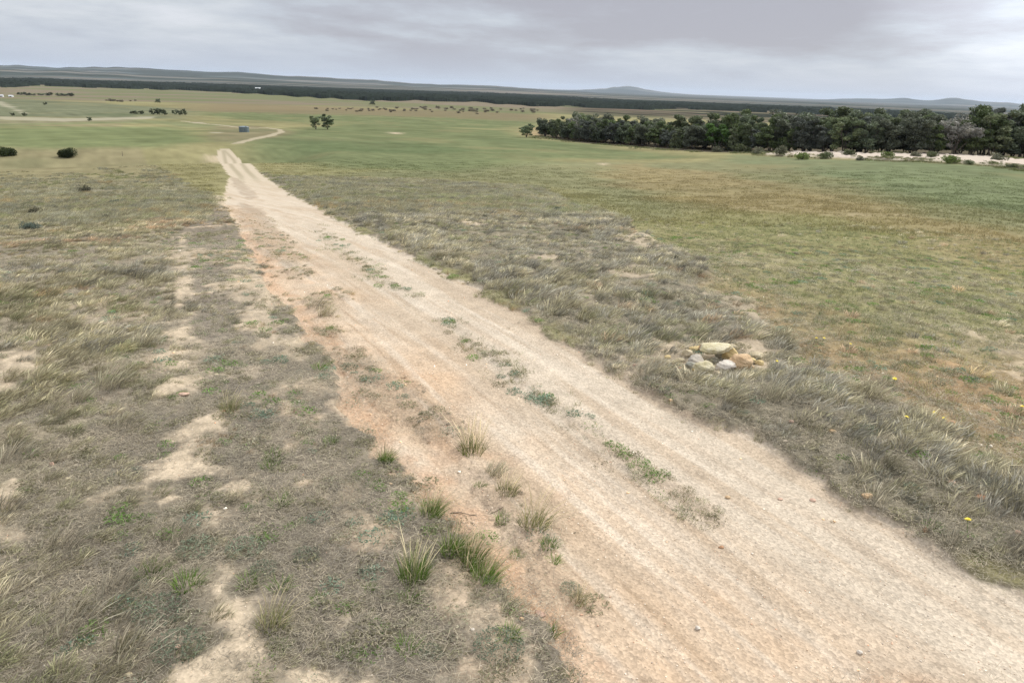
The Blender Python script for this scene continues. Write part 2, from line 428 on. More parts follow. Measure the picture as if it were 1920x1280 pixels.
def land_material():
    m, nt, bs = nt_mat("land")
    L = nt.links.new
    at_ = N(nt, 'ShaderNodeAttribute', attribute_name='Col')
    gr = N(nt, 'ShaderNodeAttribute', attribute_name='grit')
    tc = N(nt, 'ShaderNodeTexCoord')
    v = N(nt, 'ShaderNodeTexVoronoi'); v.inputs['Scale'].default_value = 38; v.inputs['Randomness'].default_value = 1
    L(tc.outputs['Object'], v.inputs['Vector'])
    n = N(nt, 'ShaderNodeTexNoise'); n.inputs['Scale'].default_value = 16; n.inputs['Detail'].default_value = 6; n.inputs['Roughness'].default_value = .7
    L(tc.outputs['Object'], n.inputs['Vector'])
    # pebble colour per cell
    sep = N(nt, 'ShaderNodeSeparateColor'); L(v.outputs['Color'], sep.inputs[0])
    mr = N(nt, 'ShaderNodeMapRange'); mr.inputs[1].default_value = 0; mr.inputs[2].default_value = 1; mr.inputs[3].default_value = .82; mr.inputs[4].default_value = 1.18
    L(sep.outputs[0], mr.inputs[0])
    mr2 = N(nt, 'ShaderNodeMapRange'); mr2.inputs[1].default_value = .25; mr2.inputs[2].default_value = .75; mr2.inputs[3].default_value = .84; mr2.inputs[4].default_value = 1.16
    L(n.outputs['Fac'], mr2.inputs[0])
    mu = N(nt, 'ShaderNodeMath', operation='MULTIPLY'); L(mr.outputs[0], mu.inputs[0]); L(mr2.outputs[0], mu.inputs[1])
    mx = N(nt, 'ShaderNodeMix', data_type='FLOAT'); mx.inputs[2].default_value = 1
    L(gr.outputs['Fac'], mx.inputs[0]); L(mu.outputs[0], mx.inputs[3])
    sc_ = N(nt, 'ShaderNodeVectorMath', operation='SCALE'); L(at_.outputs['Color'], sc_.inputs[0]); L(mx.outputs[0], sc_.inputs['Scale'])
    L(sc_.outputs[0], bs.inputs['Base Color'])
    bs.inputs['Roughness'].default_value = .95
    bs.inputs['Specular IOR Level'].default_value = 0
    b = N(nt, 'ShaderNodeBump'); b.inputs['Distance'].default_value = .02
    ms = N(nt, 'ShaderNodeMath', operation='MULTIPLY'); L(gr.outputs['Fac'], ms.inputs[0]); ms.inputs[1].default_value = .36
    L(ms.outputs[0], b.inputs['Strength'])
    ad = N(nt, 'ShaderNodeMath', operation='ADD'); L(n.outputs['Fac'], ad.inputs[0]); L(v.outputs['Distance'], ad.inputs[1])
    L(ad.outputs[0], b.inputs['Height']); L(b.outputs[0], bs.inputs['Normal'])
    return m

def tint_material(name, rough=.8, trans=.0):
    """colour = instance tint x per-blade variation"""
    m, nt, bs = nt_mat(name); L = nt.links.new
    t = N(nt, 'ShaderNodeAttribute', attribute_name='tint', attribute_type='INSTANCER')
    v = N(nt, 'ShaderNodeAttribute', attribute_name='vary')
    mu = N(nt, 'ShaderNodeVectorMath', operation='MULTIPLY'); L(t.outputs['Vector'], mu.inputs[0]); L(v.outputs['Color'], mu.inputs[1])
    L(mu.outputs[0], bs.inputs['Base Color'])
    bs.inputs['Roughness'].default_value = rough
    bs.inputs['Specular IOR Level'].default_value = .2
    if trans:
        tr = N(nt, 'ShaderNodeBsdfTranslucent'); L(mu.outputs[0], tr.inputs[0])
        ms = N(nt, 'ShaderNodeMixShader'); ms.inputs[0].default_value = trans
        L(bs.outputs[0], ms.inputs[1]); L(tr.outputs[0], ms.inputs[2])
        L(ms.outputs[0], nt.nodes['Material Output'].inputs[0])
    return m

def vary_material(name, rough=.8, trans=0, spec=.2):
    """colour stored per leaf / blade in the mesh, with a slight tone of its own for each object"""
    m, nt, bs = nt_mat(name); L = nt.links.new
    v = N(nt, 'ShaderNodeAttribute', attribute_name='vary')
    oi = N(nt, 'ShaderNodeObjectInfo')
    mr = N(nt, 'ShaderNodeMapRange'); mr.inputs[3].default_value = .78; mr.inputs[4].default_value = 1.25
    L(oi.outputs['Random'], mr.inputs[0])
    sv = N(nt, 'ShaderNodeVectorMath', operation='SCALE'); L(v.outputs['Color'], sv.inputs[0]); L(mr.outputs[0], sv.inputs['Scale'])
    L(sv.outputs[0], bs.inputs['Base Color'])
    bs.inputs['Roughness'].default_value = rough; bs.inputs['Specular IOR Level'].default_value = spec
    if trans:
        tr = N(nt, 'ShaderNodeBsdfTranslucent'); L(sv.outputs[0], tr.inputs[0])
        ms = N(nt, 'ShaderNodeMixShader'); ms.inputs[0].default_value = trans
        L(bs.outputs[0], ms.inputs[1]); L(tr.outputs[0], ms.inputs[2])
        L(ms.outputs[0], nt.nodes['Material Output'].inputs[0])
    return m

def noisy_material(name, c1, c2, scale=6, rough=.85, bump=.3, c3=None):
    m, nt, bs = nt_mat(name); L = nt.links.new
    tc = N(nt, 'ShaderNodeTexCoord')
    n = N(nt, 'ShaderNodeTexNoise'); n.inputs['Scale'].default_value = scale; n.inputs['Detail'].default_value = 7; n.inputs['Roughness'].default_value = .65
    L(tc.outputs['Object'], n.inputs['Vector'])
    cr = N(nt, 'ShaderNodeValToRGB'); cr.color_ramp.elements[0].position = .35; cr.color_ramp.elements[1].position = .62
    cr.color_ramp.elements[0].color = (*c1, 1); cr.color_ramp.elements[1].color = (*c2, 1)
    if c3 is not None:
        e = cr.color_ramp.elements.new(.75); e.color = (*c3, 1)
    L(n.outputs['Fac'], cr.inputs[0]); L(cr.outputs[0], bs.inputs['Base Color'])
    bs.inputs['Roughness'].default_value = rough; bs.inputs['Specular IOR Level'].default_value = .25
    b = N(nt, 'ShaderNodeBump'); b.inputs['Strength'].default_value = bump; b.inputs['Distance'].default_value = .05
    n2 = N(nt, 'ShaderNodeTexNoise'); n2.inputs['Scale'].default_value = scale * 5; n2.inputs['Detail'].default_value = 5
    L(tc.outputs['Object'], n2.inputs['Vector']); L(n2.outputs['Fac'], b.inputs['Height']); L(b.outputs[0], bs.inputs['Normal'])
    return m

# ------------------------------------------------------------------ helpers
def np_mesh(name, V, F, mat=None, smooth=False):
    """V (n,3), F (m,k) all the same k"""
    me = bpy.data.meshes.new(name)
    V = np.ascontiguousarray(V, dtype=np.float32); F = np.ascontiguousarray(F, dtype=np.int32)
    k = F.shape[1]
    me.vertices.add(len(V)); me.vertices.foreach_set('co', V.ravel())
    me.loops.add(F.size); me.loops.foreach_set('vertex_index', F.ravel())
    me.polygons.add(len(F)); me.polygons.foreach_set('loop_start', np.arange(0, F.size, k, dtype=np.int32))
    me.polygons.foreach_set('loop_total', np.full(len(F), k, dtype=np.int32))
    if smooth:
        me.polygons.foreach_set('use_smooth', np.ones(len(F), bool))
    me.update(calc_edges=True)
    if mat: me.materials.append(mat)
    return me

def vattr(me, name, arr, typ='FLOAT_COLOR', dom='POINT'):
    a = me.attributes.new(name, typ, dom)
    if typ == 'FLOAT_COLOR':
        arr = np.concatenate([arr, np.ones((len(arr), 1))], 1)
        a.data.foreach_set('color', np.ascontiguousarray(arr, dtype=np.float32).ravel())
    elif typ == 'FLOAT':
        a.data.foreach_set('value', np.ascontiguousarray(arr, dtype=np.float32))
    elif typ == 'INT':
        a.data.foreach_set('value', np.ascontiguousarray(arr, dtype=np.int32))
    elif typ == 'FLOAT_VECTOR':
        a.data.foreach_set('vector', np.ascontiguousarray(arr, dtype=np.float32).ravel())

def tag(o, label=None, cat=None, group=None, kind=None):
    if label: o['label'] = label
    if cat: o['category'] = cat
    if group: o['group'] = group
    if kind: o['kind'] = kind
    return o

def link(name, me, parent=None, loc=None):
    o = bpy.data.objects.new(name, me); col.objects.link(o)
    if parent: o.parent = parent
    if loc is not None: o.location = loc
    return o

# ------------------------------------------------------------------ the ground sheet
M_LAND = land_material()

def build_ground():
    rs = [0.0, .6]
    while rs[-1] < 45000:
        r = rs[-1]
        hh = H_CAM - float(T(0.0, r))
        d = (r * r + hh * hh) / hh / 692 * 1.15
        if r < 3.6: d = .12
        d = min(d, r * .013 + .02)
        rs.append(r + d)
    rs = np.array(rs[1:])
    fine = np.concatenate([np.arange(-RAD(70), -RAD(48), .004), np.arange(-RAD(48), RAD(48), .00175), np.arange(RAD(48), RAD(70), .004)])
    coarse = np.arange(RAD(70), 2 * math.pi - RAD(70), RAD(2.0))
    az = np.concatenate([fine, coarse])
    nr, na = len(rs), len(az)
    A, R = np.meshgrid(az, rs)
    x = (R * np.sin(A)).ravel(); y = (R * np.cos(A)).ravel()
    Z = zones(x, y)
    z = T(x, y) + micro(x, y, Z)
    C = land_colour(x, y, Z)
    V = np.stack([x, y, z], 1)
    V = np.concatenate([V, [[0, 0, 0]]]); C = np.concatenate([C, C[:1]])
    grit = (1 - sstep(25, 70, Z['r'])) * (.55 + .45 * Z['road']); grit = np.append(grit, .5)
    i = np.arange(nr - 1)[:, None] * na; j = np.arange(na)[None]
    jn = (j + 1) % na
    F = np.stack([i + j, i + jn, i + na + jn, i + na + j], -1).reshape(-1, 4)
    F = F[:, ::-1]
    road = np.append(np.maximum(Z['road'], 0), 0)
    bank = np.append(Z['bank'], 0)
    rr = np.append(Z['r'], 0)
    fr = road[F].mean(1) > .5
    fb = (bank[F].mean(1) > .5) & ~fr
    fh = (rr[F].mean(1) > 5500)
    sets = (('ground', ~(fr | fb | fh)), ('dirt_road', fr & ~fh), ('sand_bank', fb & ~fh), ('hills', fh))
    cen = len(V) - 1
    fan = np.array([[cen, k, (k + 1) % na] for k in range(na)])[:, ::-1]
    for name, m in sets:
        f = F[m]
        idx, inv = np.unique(f, return_inverse=True)
        v = V[idx]; f2 = inv.reshape(f.shape)
        me = np_mesh(name, v, f2, M_LAND, smooth=True)
        vattr(me, 'Col', C[idx]); vattr(me, 'grit', grit[idx], 'FLOAT')
        o = link(name, me)
        tag(o, kind='structure')
    # the small disc right under the camera
    idx, inv = np.unique(fan, return_inverse=True)
    me = np_mesh('ground', V[idx], inv.reshape(fan.shape), M_LAND, smooth=True)
    vattr(me, 'Col', C[idx]); vattr(me, 'grit', grit[idx], 'FLOAT')
    tag(link('ground', me), kind='structure')
    print('ground verts', len(V), nr, na)

build_ground()

# ------------------------------------------------------------------ grass prototypes
def blades(n, rad, h, lean, wid, seed, droop=.35, segs=3, splay=.5, col_a=(1, 1, 1), col_b=(1, 1, 1), heads=0, hvar=.4):
    """a tussock: n tapering blades; returns verts, quads, colours"""
    g = np.random.default_rng(seed)
    Vs = []; Fs = []; Cs = []; base = 0
    a = g.uniform(0, 2 * math.pi, n); rr = rad * np.sqrt(g.uniform(0, 1, n))
    for i in range(n):
        bx, by = rr[i] * math.cos(a[i]), rr[i] * math.sin(a[i])
        hh = h * (1 - hvar * g.uniform()) * (1 - .35 * (rr[i] / rad))
        ox = splay * bx / rad + lean[0] + g.normal(0, .22); oy = splay * by / rad + lean[1] + g.normal(0, .22)
        fa = g.uniform(0, math.pi); wx, wy = math.cos(fa) * wid, math.sin(fa) * wid
        w0 = g.uniform(.7, 1.3)
        c = np.array(col_a) + (np.array(col_b) - np.array(col_a)) * g.uniform()
        c = c * (g.uniform(.5, 1.25) if g.uniform() < .86 else g.uniform(1.25, 1.6))
        ishead = g.uniform() < heads
        for s in range(segs + 1):
            t = s / segs
            px = bx + ox * hh * (t ** 1.5); py = by + oy * hh * (t ** 1.5)
            pz = -.02 + hh * (t - droop * .5 * t * t * (abs(ox) + abs(oy)))
            w = w0 * (1 - t * .9)
            if ishead and s >= segs - 1: w = w0 * (1.6 if s == segs - 1 else .5)
            Vs += [(px - wx * w, py - wy * w, pz), (px + wx * w, py + wy * w, pz)]
            cc = c * (1.45 if ishead and s >= segs - 1 else 1)
            Cs += [cc, cc]
            if s:
                b = base + 2 * s
                Fs.append((b - 2, b - 1, b + 1, b))
        base += 2 * (segs + 1)
    return np.array(Vs), np.array(Fs), np.array(Cs)

def leaves(n, rad, h, size, seed, col_a=(1, 1, 1), col_b=(1, 1, 1)):
    """low herb: small flat leaves near the ground"""
    g = np.random.default_rng(seed); Vs = []; Fs = []; Cs = []
    for i in range(n):
        a = g.uniform(0, 2 * math.pi); q = rad * math.sqrt(g.uniform())
        z = h * g.uniform() * (1 - .6 * (q / rad) ** 2) + .004
        p = np.array([q * math.cos(a), q * math.sin(a), z])
        d = g.normal(size=3); d[2] = abs(d[2]) * .5; d /= np.linalg.norm(d)
        e = np.cross(d, g.normal(size=3)); e /= np.linalg.norm(e)
        s = size * g.uniform(.6, 1.4)
        c = (np.array(col_a) + (np.array(col_b) - np.array(col_a)) * g.uniform()) * g.uniform(.7, 1.3)
        b = len(Vs)
        Vs += [p - d * s, p + e * s * .35, p + d * s, p - e * s * .35]; Fs.append((b, b + 1, b + 2, b + 3)); Cs += [c] * 4
    return np.array(Vs), np.array(Fs), np.array(Cs)

def join(parts):
    V = []; F = []; C = []; b = 0
    for v, f, c in parts:
        V.append(v); F.append(f + b); C.append(c); b += len(v)
    return np.concatenate(V), np.concatenate(F), np.concatenate(C)

def off(p, dx, dy, s=1):
    v, f, c = p
    v = v * s; v[:, 0] += dx; v[:, 1] += dy
    return v, f, c

M_GRASS = tint_material("grass_blades", .75, .25)
LEAN = (.75, .35)
def proto(name, data, mat):
    me = np_mesh(name, data[0], data[1], mat); vattr(me, 'vary', data[2])
    return bpy.data.objects.new(name, me)      # never linked to the scene by itself

def proto_set(name, datas, mat):
    c = bpy.data.collections.new(name)
    for i, d in enumerate(datas):
        c.objects.link(proto("%s_%02d" % (name, i), d, mat))
    return c

def scatter_object(name, pts, rot, scl, pid, tint, coll):
    me = bpy.data.meshes.new(name)
    me.vertices.add(len(pts)); me.vertices.foreach_set('co', np.ascontiguousarray(pts, dtype=np.float32).ravel())
    vattr(me, 'rot', rot, 'FLOAT_VECTOR'); vattr(me, 'scl', scl, 'FLOAT'); vattr(me, 'pid', pid, 'INT'); vattr(me, 'tint', tint, 'FLOAT_VECTOR')
    o = link(name, me)
    ng = bpy.data.node_groups.new(name, 'GeometryNodeTree')
    ng.interface.new_socket('Geometry', in_out='INPUT', socket_type='NodeSocketGeometry')
    ng.interface.new_socket('Geometry', in_out='OUTPUT', socket_type='NodeSocketGeometry')
    gi = ng.nodes.new('NodeGroupInput'); go = ng.nodes.new('NodeGroupOutput')
    ip = ng.nodes.new('GeometryNodeInstanceOnPoints')
    ci = ng.nodes.new('GeometryNodeCollectionInfo'); ci.inputs['Collection'].default_value = coll
    ci.inputs['Separate Children'].default_value = True; ci.inputs['Reset Children'].default_value = True
    def na(n, t):
        q = ng.nodes.new('GeometryNodeInputNamedAttribute'); q.data_type = t; q.inputs['Name'].default_value = n
        return next(s for s in q.outputs if s.enabled and s.name == 'Attribute')
    L = ng.links.new
    L(gi.outputs[0], ip.inputs['Points']); L(ci.outputs[0], ip.inputs['Instance'])
    ip.inputs['Pick Instance'].default_value = True
    L(na('pid', 'INT'), ip.inputs['Instance Index'])
    er = ng.nodes.new('FunctionNodeEulerToRotation'); L(na('rot', 'FLOAT_VECTOR'), er.inputs[0]); L(er.outputs[0], ip.inputs['Rotation'])
    L(na('scl', 'FLOAT'), ip.inputs['Scale'])
    L(ip.outputs[0], go.inputs[0])
    mod = o.modifiers.new('scatter', 'NODES'); mod.node_group = ng
    return o

def candidates(r0, r1, dens, azlim=40, seed=0):
    k_ = (72 if r1 <= 14 else (60 if r1 < 45 else 46)); azlim = k_
    """points with dens per square metre between two radii"""
    g = np.random.default_rng(seed)
    a = 2 * RAD(azlim); n = int(a / 2 * (r1 * r1 - r0 * r0) * dens)
    r = np.sqrt(g.uniform(r0 * r0, r1 * r1, n)); az = g.uniform(-a / 2, a / 2, n)
    return r * np.sin(az), r * np.cos(az), g

W = 1.0
tuss = [blades(48, .085, .20, LEAN, .0042, 100 + i, col_a=(1.0, 1.0, .95), col_b=(.8, .82, .72), heads=.15) for i in range(4)] + \
       [blades(80, .14, .27, LEAN, .0044, 110 + i, col_a=(1.0, .98, .92), col_b=(.82, .8, .75), heads=.25) for i in range(3)] + \
       [blades(26, .07, .14, (.5, .25), .0040, 120 + i, col_a=(1.1, 1.05, .95), col_b=(.75, .75, .7), splay=.9) for i in range(3)]
C_TUSS = proto_set('tussock_kind', tuss, M_GRASS)
clus = []
for i in range(5):
    g = np.random.default_rng(200 + i); ps = []
    for k in range(16):
        b = blades(26, .16, .30, LEAN, .011, 300 + i * 20 + k, col_a=(1.05, 1.02, .92), col_b=(.78, .8, .72), segs=2)
        tone = g.uniform(.82, 1.2)
        b = (b[0], b[1], b[2] * tone)
        ps.append(off(b, g.uniform(-.8, .8), g.uniform(-.8, .8), g.uniform(.7, 1.2)))
    clus.append(join(ps))
C_CLUS = proto_set('tussock_cluster', clus, M_GRASS)
crop = []
for i in range(5):
    g = np.random.default_rng(400 + i); ps = []
    for k in range(9):
        ps.append(off(blades(9, .05, .16, (.15, .05), .0032, 500 + i * 20 + k, splay=.9, col_a=(1, 1, .9), col_b=(.85, .85, .75), segs=2), g.uniform(-.3, .3), g.uniform(-.3, .3)))
    crop.append(join(ps))
C_CROP = proto_set('crop_kind', crop, M_GRASS)
cropfar = []
for i in range(5):
    g = np.random.default_rng(600 + i); ps = []
    for k in range(26):
        ps.append(off(blades(8, .09, .22, (.2, .1), .010, 700 + i * 30 + k, splay=.8, col_a=(1, 1, .9), col_b=(.85, .85, .75), segs=2), g.uniform(-1, 1), g.uniform(-1, 1)))
    cropfar.append(join(ps))
C_CROPF = proto_set('crop_far_kind', cropfar, M_GRASS)
herb = [leaves(110, .13, .05, .016, 800 + i, (1, 1, 1), (.8, .85, .8)) for i in range(4)] + [leaves(60, .16, .03, .013, 810 + i, (1, .98, .95), (.7, .7, .65)) for i in range(3)]
C_HERB = proto_set('herb_kind', herb, M_GRASS)
thatch = []
for i in range(4):      # flattened dead blades lying on the soil
    g = np.random.default_rng(900 + i); Vs = []; Fs = []; Cs = []
    for k in range(90):
        p = np.array([g.uniform(-.25, .25), g.uniform(-.25, .25), .006 + g.uniform(0, .03)])
        a = g.normal(.4, 1.0); d = np.array([math.cos(a), math.sin(a), g.normal(0, .12)]) * g.uniform(.03, .09); e = np.array([-math.sin(a), math.cos(a), 0]) * .0018
        b = len(Vs); Vs += [p - e, p + e, p + d + e * .4, p + d - e * .4]; Fs.append((b, b + 1, b + 2, b + 3)); c = np.ones(3) * g.uniform(.7, 1.35); Cs += [c] * 4
    thatch.append((np.array(Vs), np.array(Fs), np.array(Cs)))
C_THATCH = proto_set('thatch_kind', thatch, M_GRASS)

def colours(keys, w, g):
    """pick a colour for each point: keys list of rgb, w list of weights arrays"""
    Wt = np.stack(w, 1) + 1e-6; Wt /= Wt.sum(1, keepdims=True); cum = Wt.cumsum(1)
    u = g.uniform(size=len(Wt))[:, None]
    k = (u > cum).sum(1).clip(0, len(keys) - 1)
    C = np.array([srgb(c) for c in keys])[k] * K_ALB
    return C * g.uniform(.82, 1.2, (len(k), 1)) * GRASS_K

def scatter_all():
    S = {'dry_grass': [], 'far_grass': [], 'paddock_grass': [], 'far_paddock_grass': [], 'ground_herbs': [], 'dead_thatch': []}
    def add(name, x, y, Z, m, g, scl, pid, tint, swing=.5, zoff=0):
        x, y = x[m], y[m]
        n = len(x)
        Zm = {k: v[m] for k, v in Z.items()}
        z = T(x, y) + micro(x, y, Zm) + zoff
        rot = np.zeros((n, 3)); rot[:, 2] = g.normal(0, swing, n)
        S[name].append((np.stack([x, y, z], 1), rot, scl[m], pid[m], tint[m]))
    # --- dry tussocks of the left slope and the right verge
    for (r0, r1, dens, seed) in ((2.5, 12, 105, 1), (12, 22, 70, 2), (22, 40, 42, 3)):
        x, y, g = candidates(r0, r1, dens, 41, seed); Z = zones(x, y); n = len(x)
        cl = fbm(x, y, .55, 3, 50); cl2 = fbm(x, y, 4, 3, 51)
        offroad = (1 - Z['road'])
        left = offroad * (1 - Z['verge']) * (1 - Z['paddock'])
        p = left * (.62 + .8 * cl + .15 * cl2) * (1 - .66 * Z['lstrip'])
        p = np.maximum(p, Z['verge'] * (.60 + .8 * cl))
        p = p * (1 - Z['sand'] * (.97 - .22 * sstep(-.1, .6, fbm(x, y, .5, 2, 171))))
        p = np.maximum(p, .22 * np.exp(-((Z['road_d'] - .05) / .28) ** 2) * sstep(-.2, .5, cl))
        p = np.maximum(p, Z['tuft'] * (.35 + .3 * cl) * (1 - .8 * Z['strip']))
        p = np.maximum(p, Z['paddock'] * .04)
        m = g.uniform(size=n) < p
        s = g.uniform(.45, .95, n) * (1 + .3 * cl2) * (1 - .45 * Z['lstrip']) * (1 - .5 * Z['tuft'] * Z['road'])
        edge = sstep(0, -.5, Z['road_d']); cz = np.exp(-(((x - PIT[0] + .25) / 1.25) ** 2 + ((y - PIT[1] + .25) / .85) ** 2) ** 2)
        p = p * (1 - .93 * cz); s = s * (.55 + .45 * edge) * (1 + .35 * Z['verge']) * (1 - .35 * cz)
        s = s * (1 - .22 * (Z['r'] < 8.5))
        big = (g.uniform(size=n) < .35 + .3 * cl2)
        pid = np.where(big, g.integers(4, 7, n), np.where(g.uniform(size=n) < .6, g.integers(0, 4, n), g.integers(7, 10, n)))
        red = sstep(.2, .8, fbm(x, y, 3.0, 3, 52)); gr = sstep(.25, .8, fbm(x, y, 2.2, 3, 53))
        gold = sstep(.5, .9, fbm(x, y, 1.7, 3, 54)); grey = sstep(0, .6, fbm(x, y, 3.5, 3, 55)) + .8 * Z['verge']
        tint = colours([(154, 148, 124), (162, 142, 119), (132, 132, 102), (168, 152, 118), (140, 137, 126), (178, 170, 148)],
                       [np.ones(n), red * 1.1 * (1 - .8 * Z['verge']), gr * .7, gold * .8 * (1 - Z['verge']), grey * 1.1, .18 + 0 * x], g)
        tint = tint * (1 + .28 * fbm(x, y, .4, 2, 151) + .18 * fbm(x, y, 1.6, 2, 152))[:, None]
        tint = tint * (1 - .19 * sstep(15, 6, Z['r']))[:, None]  # shade of gaps seen from above, painted into the tint of near tussocks
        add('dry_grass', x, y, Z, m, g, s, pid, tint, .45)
    for (r0, r1, dens, seed) in ((36, 70, 1.9, 5), (66, 135, 1.0, 6)):
        x, y, g = candidates(r0, r1, dens, 41, seed); Z = zones(x, y); n = len(x)
        cl = fbm(x, y, 5, 3, 56)
        left = (1 - Z['road']) * (1 - Z['paddock']) * (1 - Z['verge'])
        left = left * (1 - sstep(70, 132, Z['r'] + 14 * cl))
        p = np.maximum(left * (.8 + .3 * cl), Z['verge'] * .9) * (1 - .8 * Z['sand']) * sstep(-.3, -.9, Z['road_d'])
        m = g.uniform(size=n) < p
        s = g.uniform(.7, 1.15, n)
        warm = sstep(.1, .8, fbm(x, y, 14, 3, 57)); grn = sstep(.3, .9, fbm(x, y, 10, 3, 58))
        tint = colours([(150, 145, 122), (158, 144, 116), (136, 138, 106), (142, 140, 126)], [np.ones(n), warm * .6, .1 + grn * .5, .7 + 0 * x], g)
        tint = tint * (1.12 + .2 * fbm(x, y, 2.5, 3, 153))[:, None]
        add('far_grass', x, y, Z, m, g, s, g.integers(0, 5, n), tint, .4)
    # --- paddock
    for (r0, r1, dens, seed) in ((7, 22, 14, 7), (22, 40, 9, 8)):
        x, y, g = candidates(r0, r1, dens, 41, seed); Z = zones(x, y); n = len(x)
        rows = .5 + .5 * np.sin((x * RN[0] + y * RN[1]) * 2 * math.pi / .55 + 1.2 * Z['n3'])
        cl = fbm(x, y, 2.0, 3, 62)
        p = Z['paddock'] * (.55 + .4 * cl + .7 * (rows - .5)) * (1 - .45 * Z['earth'])
        p = np.maximum(p, Z['strip'] * .8); p = np.maximum(p, Z['lstrip'] * .10 * (1 - Z['sand']) * (1 - Z['road']))
        m = g.uniform(size=n) < p
        ye = sstep(.1, .7, fbm(x, y, 9, 3, 63)); br = sstep(0, .7, fbm(x, y, 7, 3, 64))
        tint = colours([(130, 132, 98), (152, 152, 100), (150, 132, 108), (112, 122, 92)], [np.ones(n), ye, br * .5 + Z['earth'], .5 + 0 * x], g)
        s = g.uniform(.6, 1.1, n) * (1 - .3 * Z['strip'])
        add('paddock_grass', x, y, Z, m, g, s, g.integers(0, 5, n), tint, 3)
    for (r0, r1, dens, seed) in ((36, 75, 1.1, 9), (70, 150, .45, 10)):
        x, y, g = candidates(r0, r1, dens, 41, seed); Z = zones(x, y); n = len(x)
        m = (g.uniform(size=n) < Z['paddock'] * (.8 - .8 * sstep(110, 150, Z['r'])) * (1 - Z['bank'])) & (Z['road_d'] < -1)
        base = land_colour(x, y, Z) * g.uniform(1.35, 1.85, (n, 1))
        add('far_paddock_grass', x, y, Z, m, g, g.uniform(.6, 1.0, n), g.integers(0, 5, n), base, 3)
    x, y, g = candidates(95, 300, .5, 42, 15); Z = zones(x, y); n = len(x)
    U_, V_ = Z['U'], Z['V']
    db = P_BANK.dist(x, y, U_, V_, .2); de = P_BELT.dist(x, y, U_, V_, .2)
    near_ = np.exp(-((np.maximum(db, de)) / 2.2) ** 2)
    m = g.uniform(size=n) < near_ * sstep(-.6, .6, fbm(x, y, 7, 3, 165)) * 1.3
    tint = colours([(112, 116, 84), (134, 130, 104), (96, 104, 66)], [np.ones(n), np.ones(n), .7 + 0 * x], g)
    add('far_grass', x, y, Z, m, g, g.uniform(1.0, 2.2, n), g.integers(0, 5, n), tint, 3)
    # --- herbs
    for (r0, r1, dens, seed) in ((2.5, 14, 44, 11), (14, 30, 20, 12)):
        x, y, g = candidates(r0, r1, dens, 41, seed); Z = zones(x, y); n = len(x)
        cl = fbm(x, y, .9, 3, 85)
        p = (1 - Z['road']) * (.22 + .25 * cl) * (1 + 1.2 * Z['lstrip']) * (1 - .85 * Z['sand']) + Z['tuft'] * (.35 + .3 * cl) + Z['strip'] * .9 + Z['paddock'] * .3
        m = g.uniform(size=n) < p
        gn = sstep(.2, .7, fbm(x, y, 1.6, 3, 86)); bl = sstep(.3, .8, fbm(x, y, 1.2, 3, 87))
        tint = colours([(136, 130, 104), (106, 132, 70), (118, 138, 118), (152, 146, 124)], [np.ones(n), gn * 2.2 + .15, bl * 1.6 + .08, .4 + 0 * x], g)
        tint = tint * (1 - .12 * sstep(15, 6, Z['r']))[:, None]  # near herbs darkened too: gap shade put into their colour
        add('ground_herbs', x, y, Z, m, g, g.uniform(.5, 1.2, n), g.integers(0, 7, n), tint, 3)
    for (r0, r1, dens, seed) in ((2.5, 13, 42, 13), (13, 26, 18, 14)):
        x, y, g = candidates(r0, r1, dens, 41, seed); Z = zones(x, y); n = len(x)
        p = (1 - Z['road']) * (1 - .75 * Z['sand']) * (1 - .5 * Z['paddock']) + .35 * Z['tuft']
        m = g.uniform(size=n) < p
        tint = colours([(156, 147, 127), (132, 125, 112), (176, 164, 142)], [np.ones(n), .8 + 0 * x, .4 + 0 * x], g)
        tint = tint * (1 - .24 * sstep(15, 6, Z['r']))[:, None]  # near litter tint darkened to stand in for shade between tufts
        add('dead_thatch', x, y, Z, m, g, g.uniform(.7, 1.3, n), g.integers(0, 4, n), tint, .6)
    cc = {'dry_grass': C_TUSS, 'far_grass': C_CLUS, 'paddock_grass': C_CROP, 'far_paddock_grass': C_CROPF, 'ground_herbs': C_HERB, 'dead_thatch': C_THATCH}
    lab = {'dry_grass': 'dry windswept grey tan tussock grass covering slope and track verge', 'far_grass': 'rough dry grass further down the slope',
           'paddock_grass': 'sparse short olive grass growing in the paddock beside the verge', 'far_paddock_grass': 'short green pasture grass further out in the paddock',
           'ground_herbs': 'low grey green herbs between the tussocks and on the track', 'dead_thatch': 'flattened dead grass litter lying on the soil'}
    for k, v in S.items():
        a = [np.concatenate([q[i] for q in v]) for i in range(5)]
        o = scatter_object(k, *a, cc[k]); tag(o, lab[k], 'grass', kind='stuff')
        print(k, len(a[0]))

scatter_all()

# ------------------------------------------------------------------ gravel
def rock_data(seed, sub=3, planes=14, flat=.75, hard=9, rough=.05, sx=1, sy=1, sz=1):
    g = np.random.default_rng(seed)
    bm = bmesh.new(); bmesh.ops.create_icosphere(bm, subdivisions=sub, radius=1)
    V = np.array([v.co[:] for v in bm.verts]); F = np.array([[v.index for v in f.verts] for f in bm.faces]); bm.free()
    nrm = g.normal(size=(planes, 3)); nrm /= np.linalg.norm(nrm, axis=1)[:, None]
    d = g.uniform(.68, .98, planes)
    dot = V @ nrm.T
    rr = np.where(dot > .05, d[None] / np.maximum(dot, .05), 9)
    r = -np.log(np.exp(-hard * np.concatenate([rr, np.ones((len(V), 1)) * 1.08], 1)).sum(1)) / hard
    r = r + rough * fbm(V[:, 0] + 3 * V[:, 2], V[:, 1] - 2 * V[:, 2], .6, 3, seed)
    V = V * r[:, None] * np.array([sx, sy, sz])
    return V, F

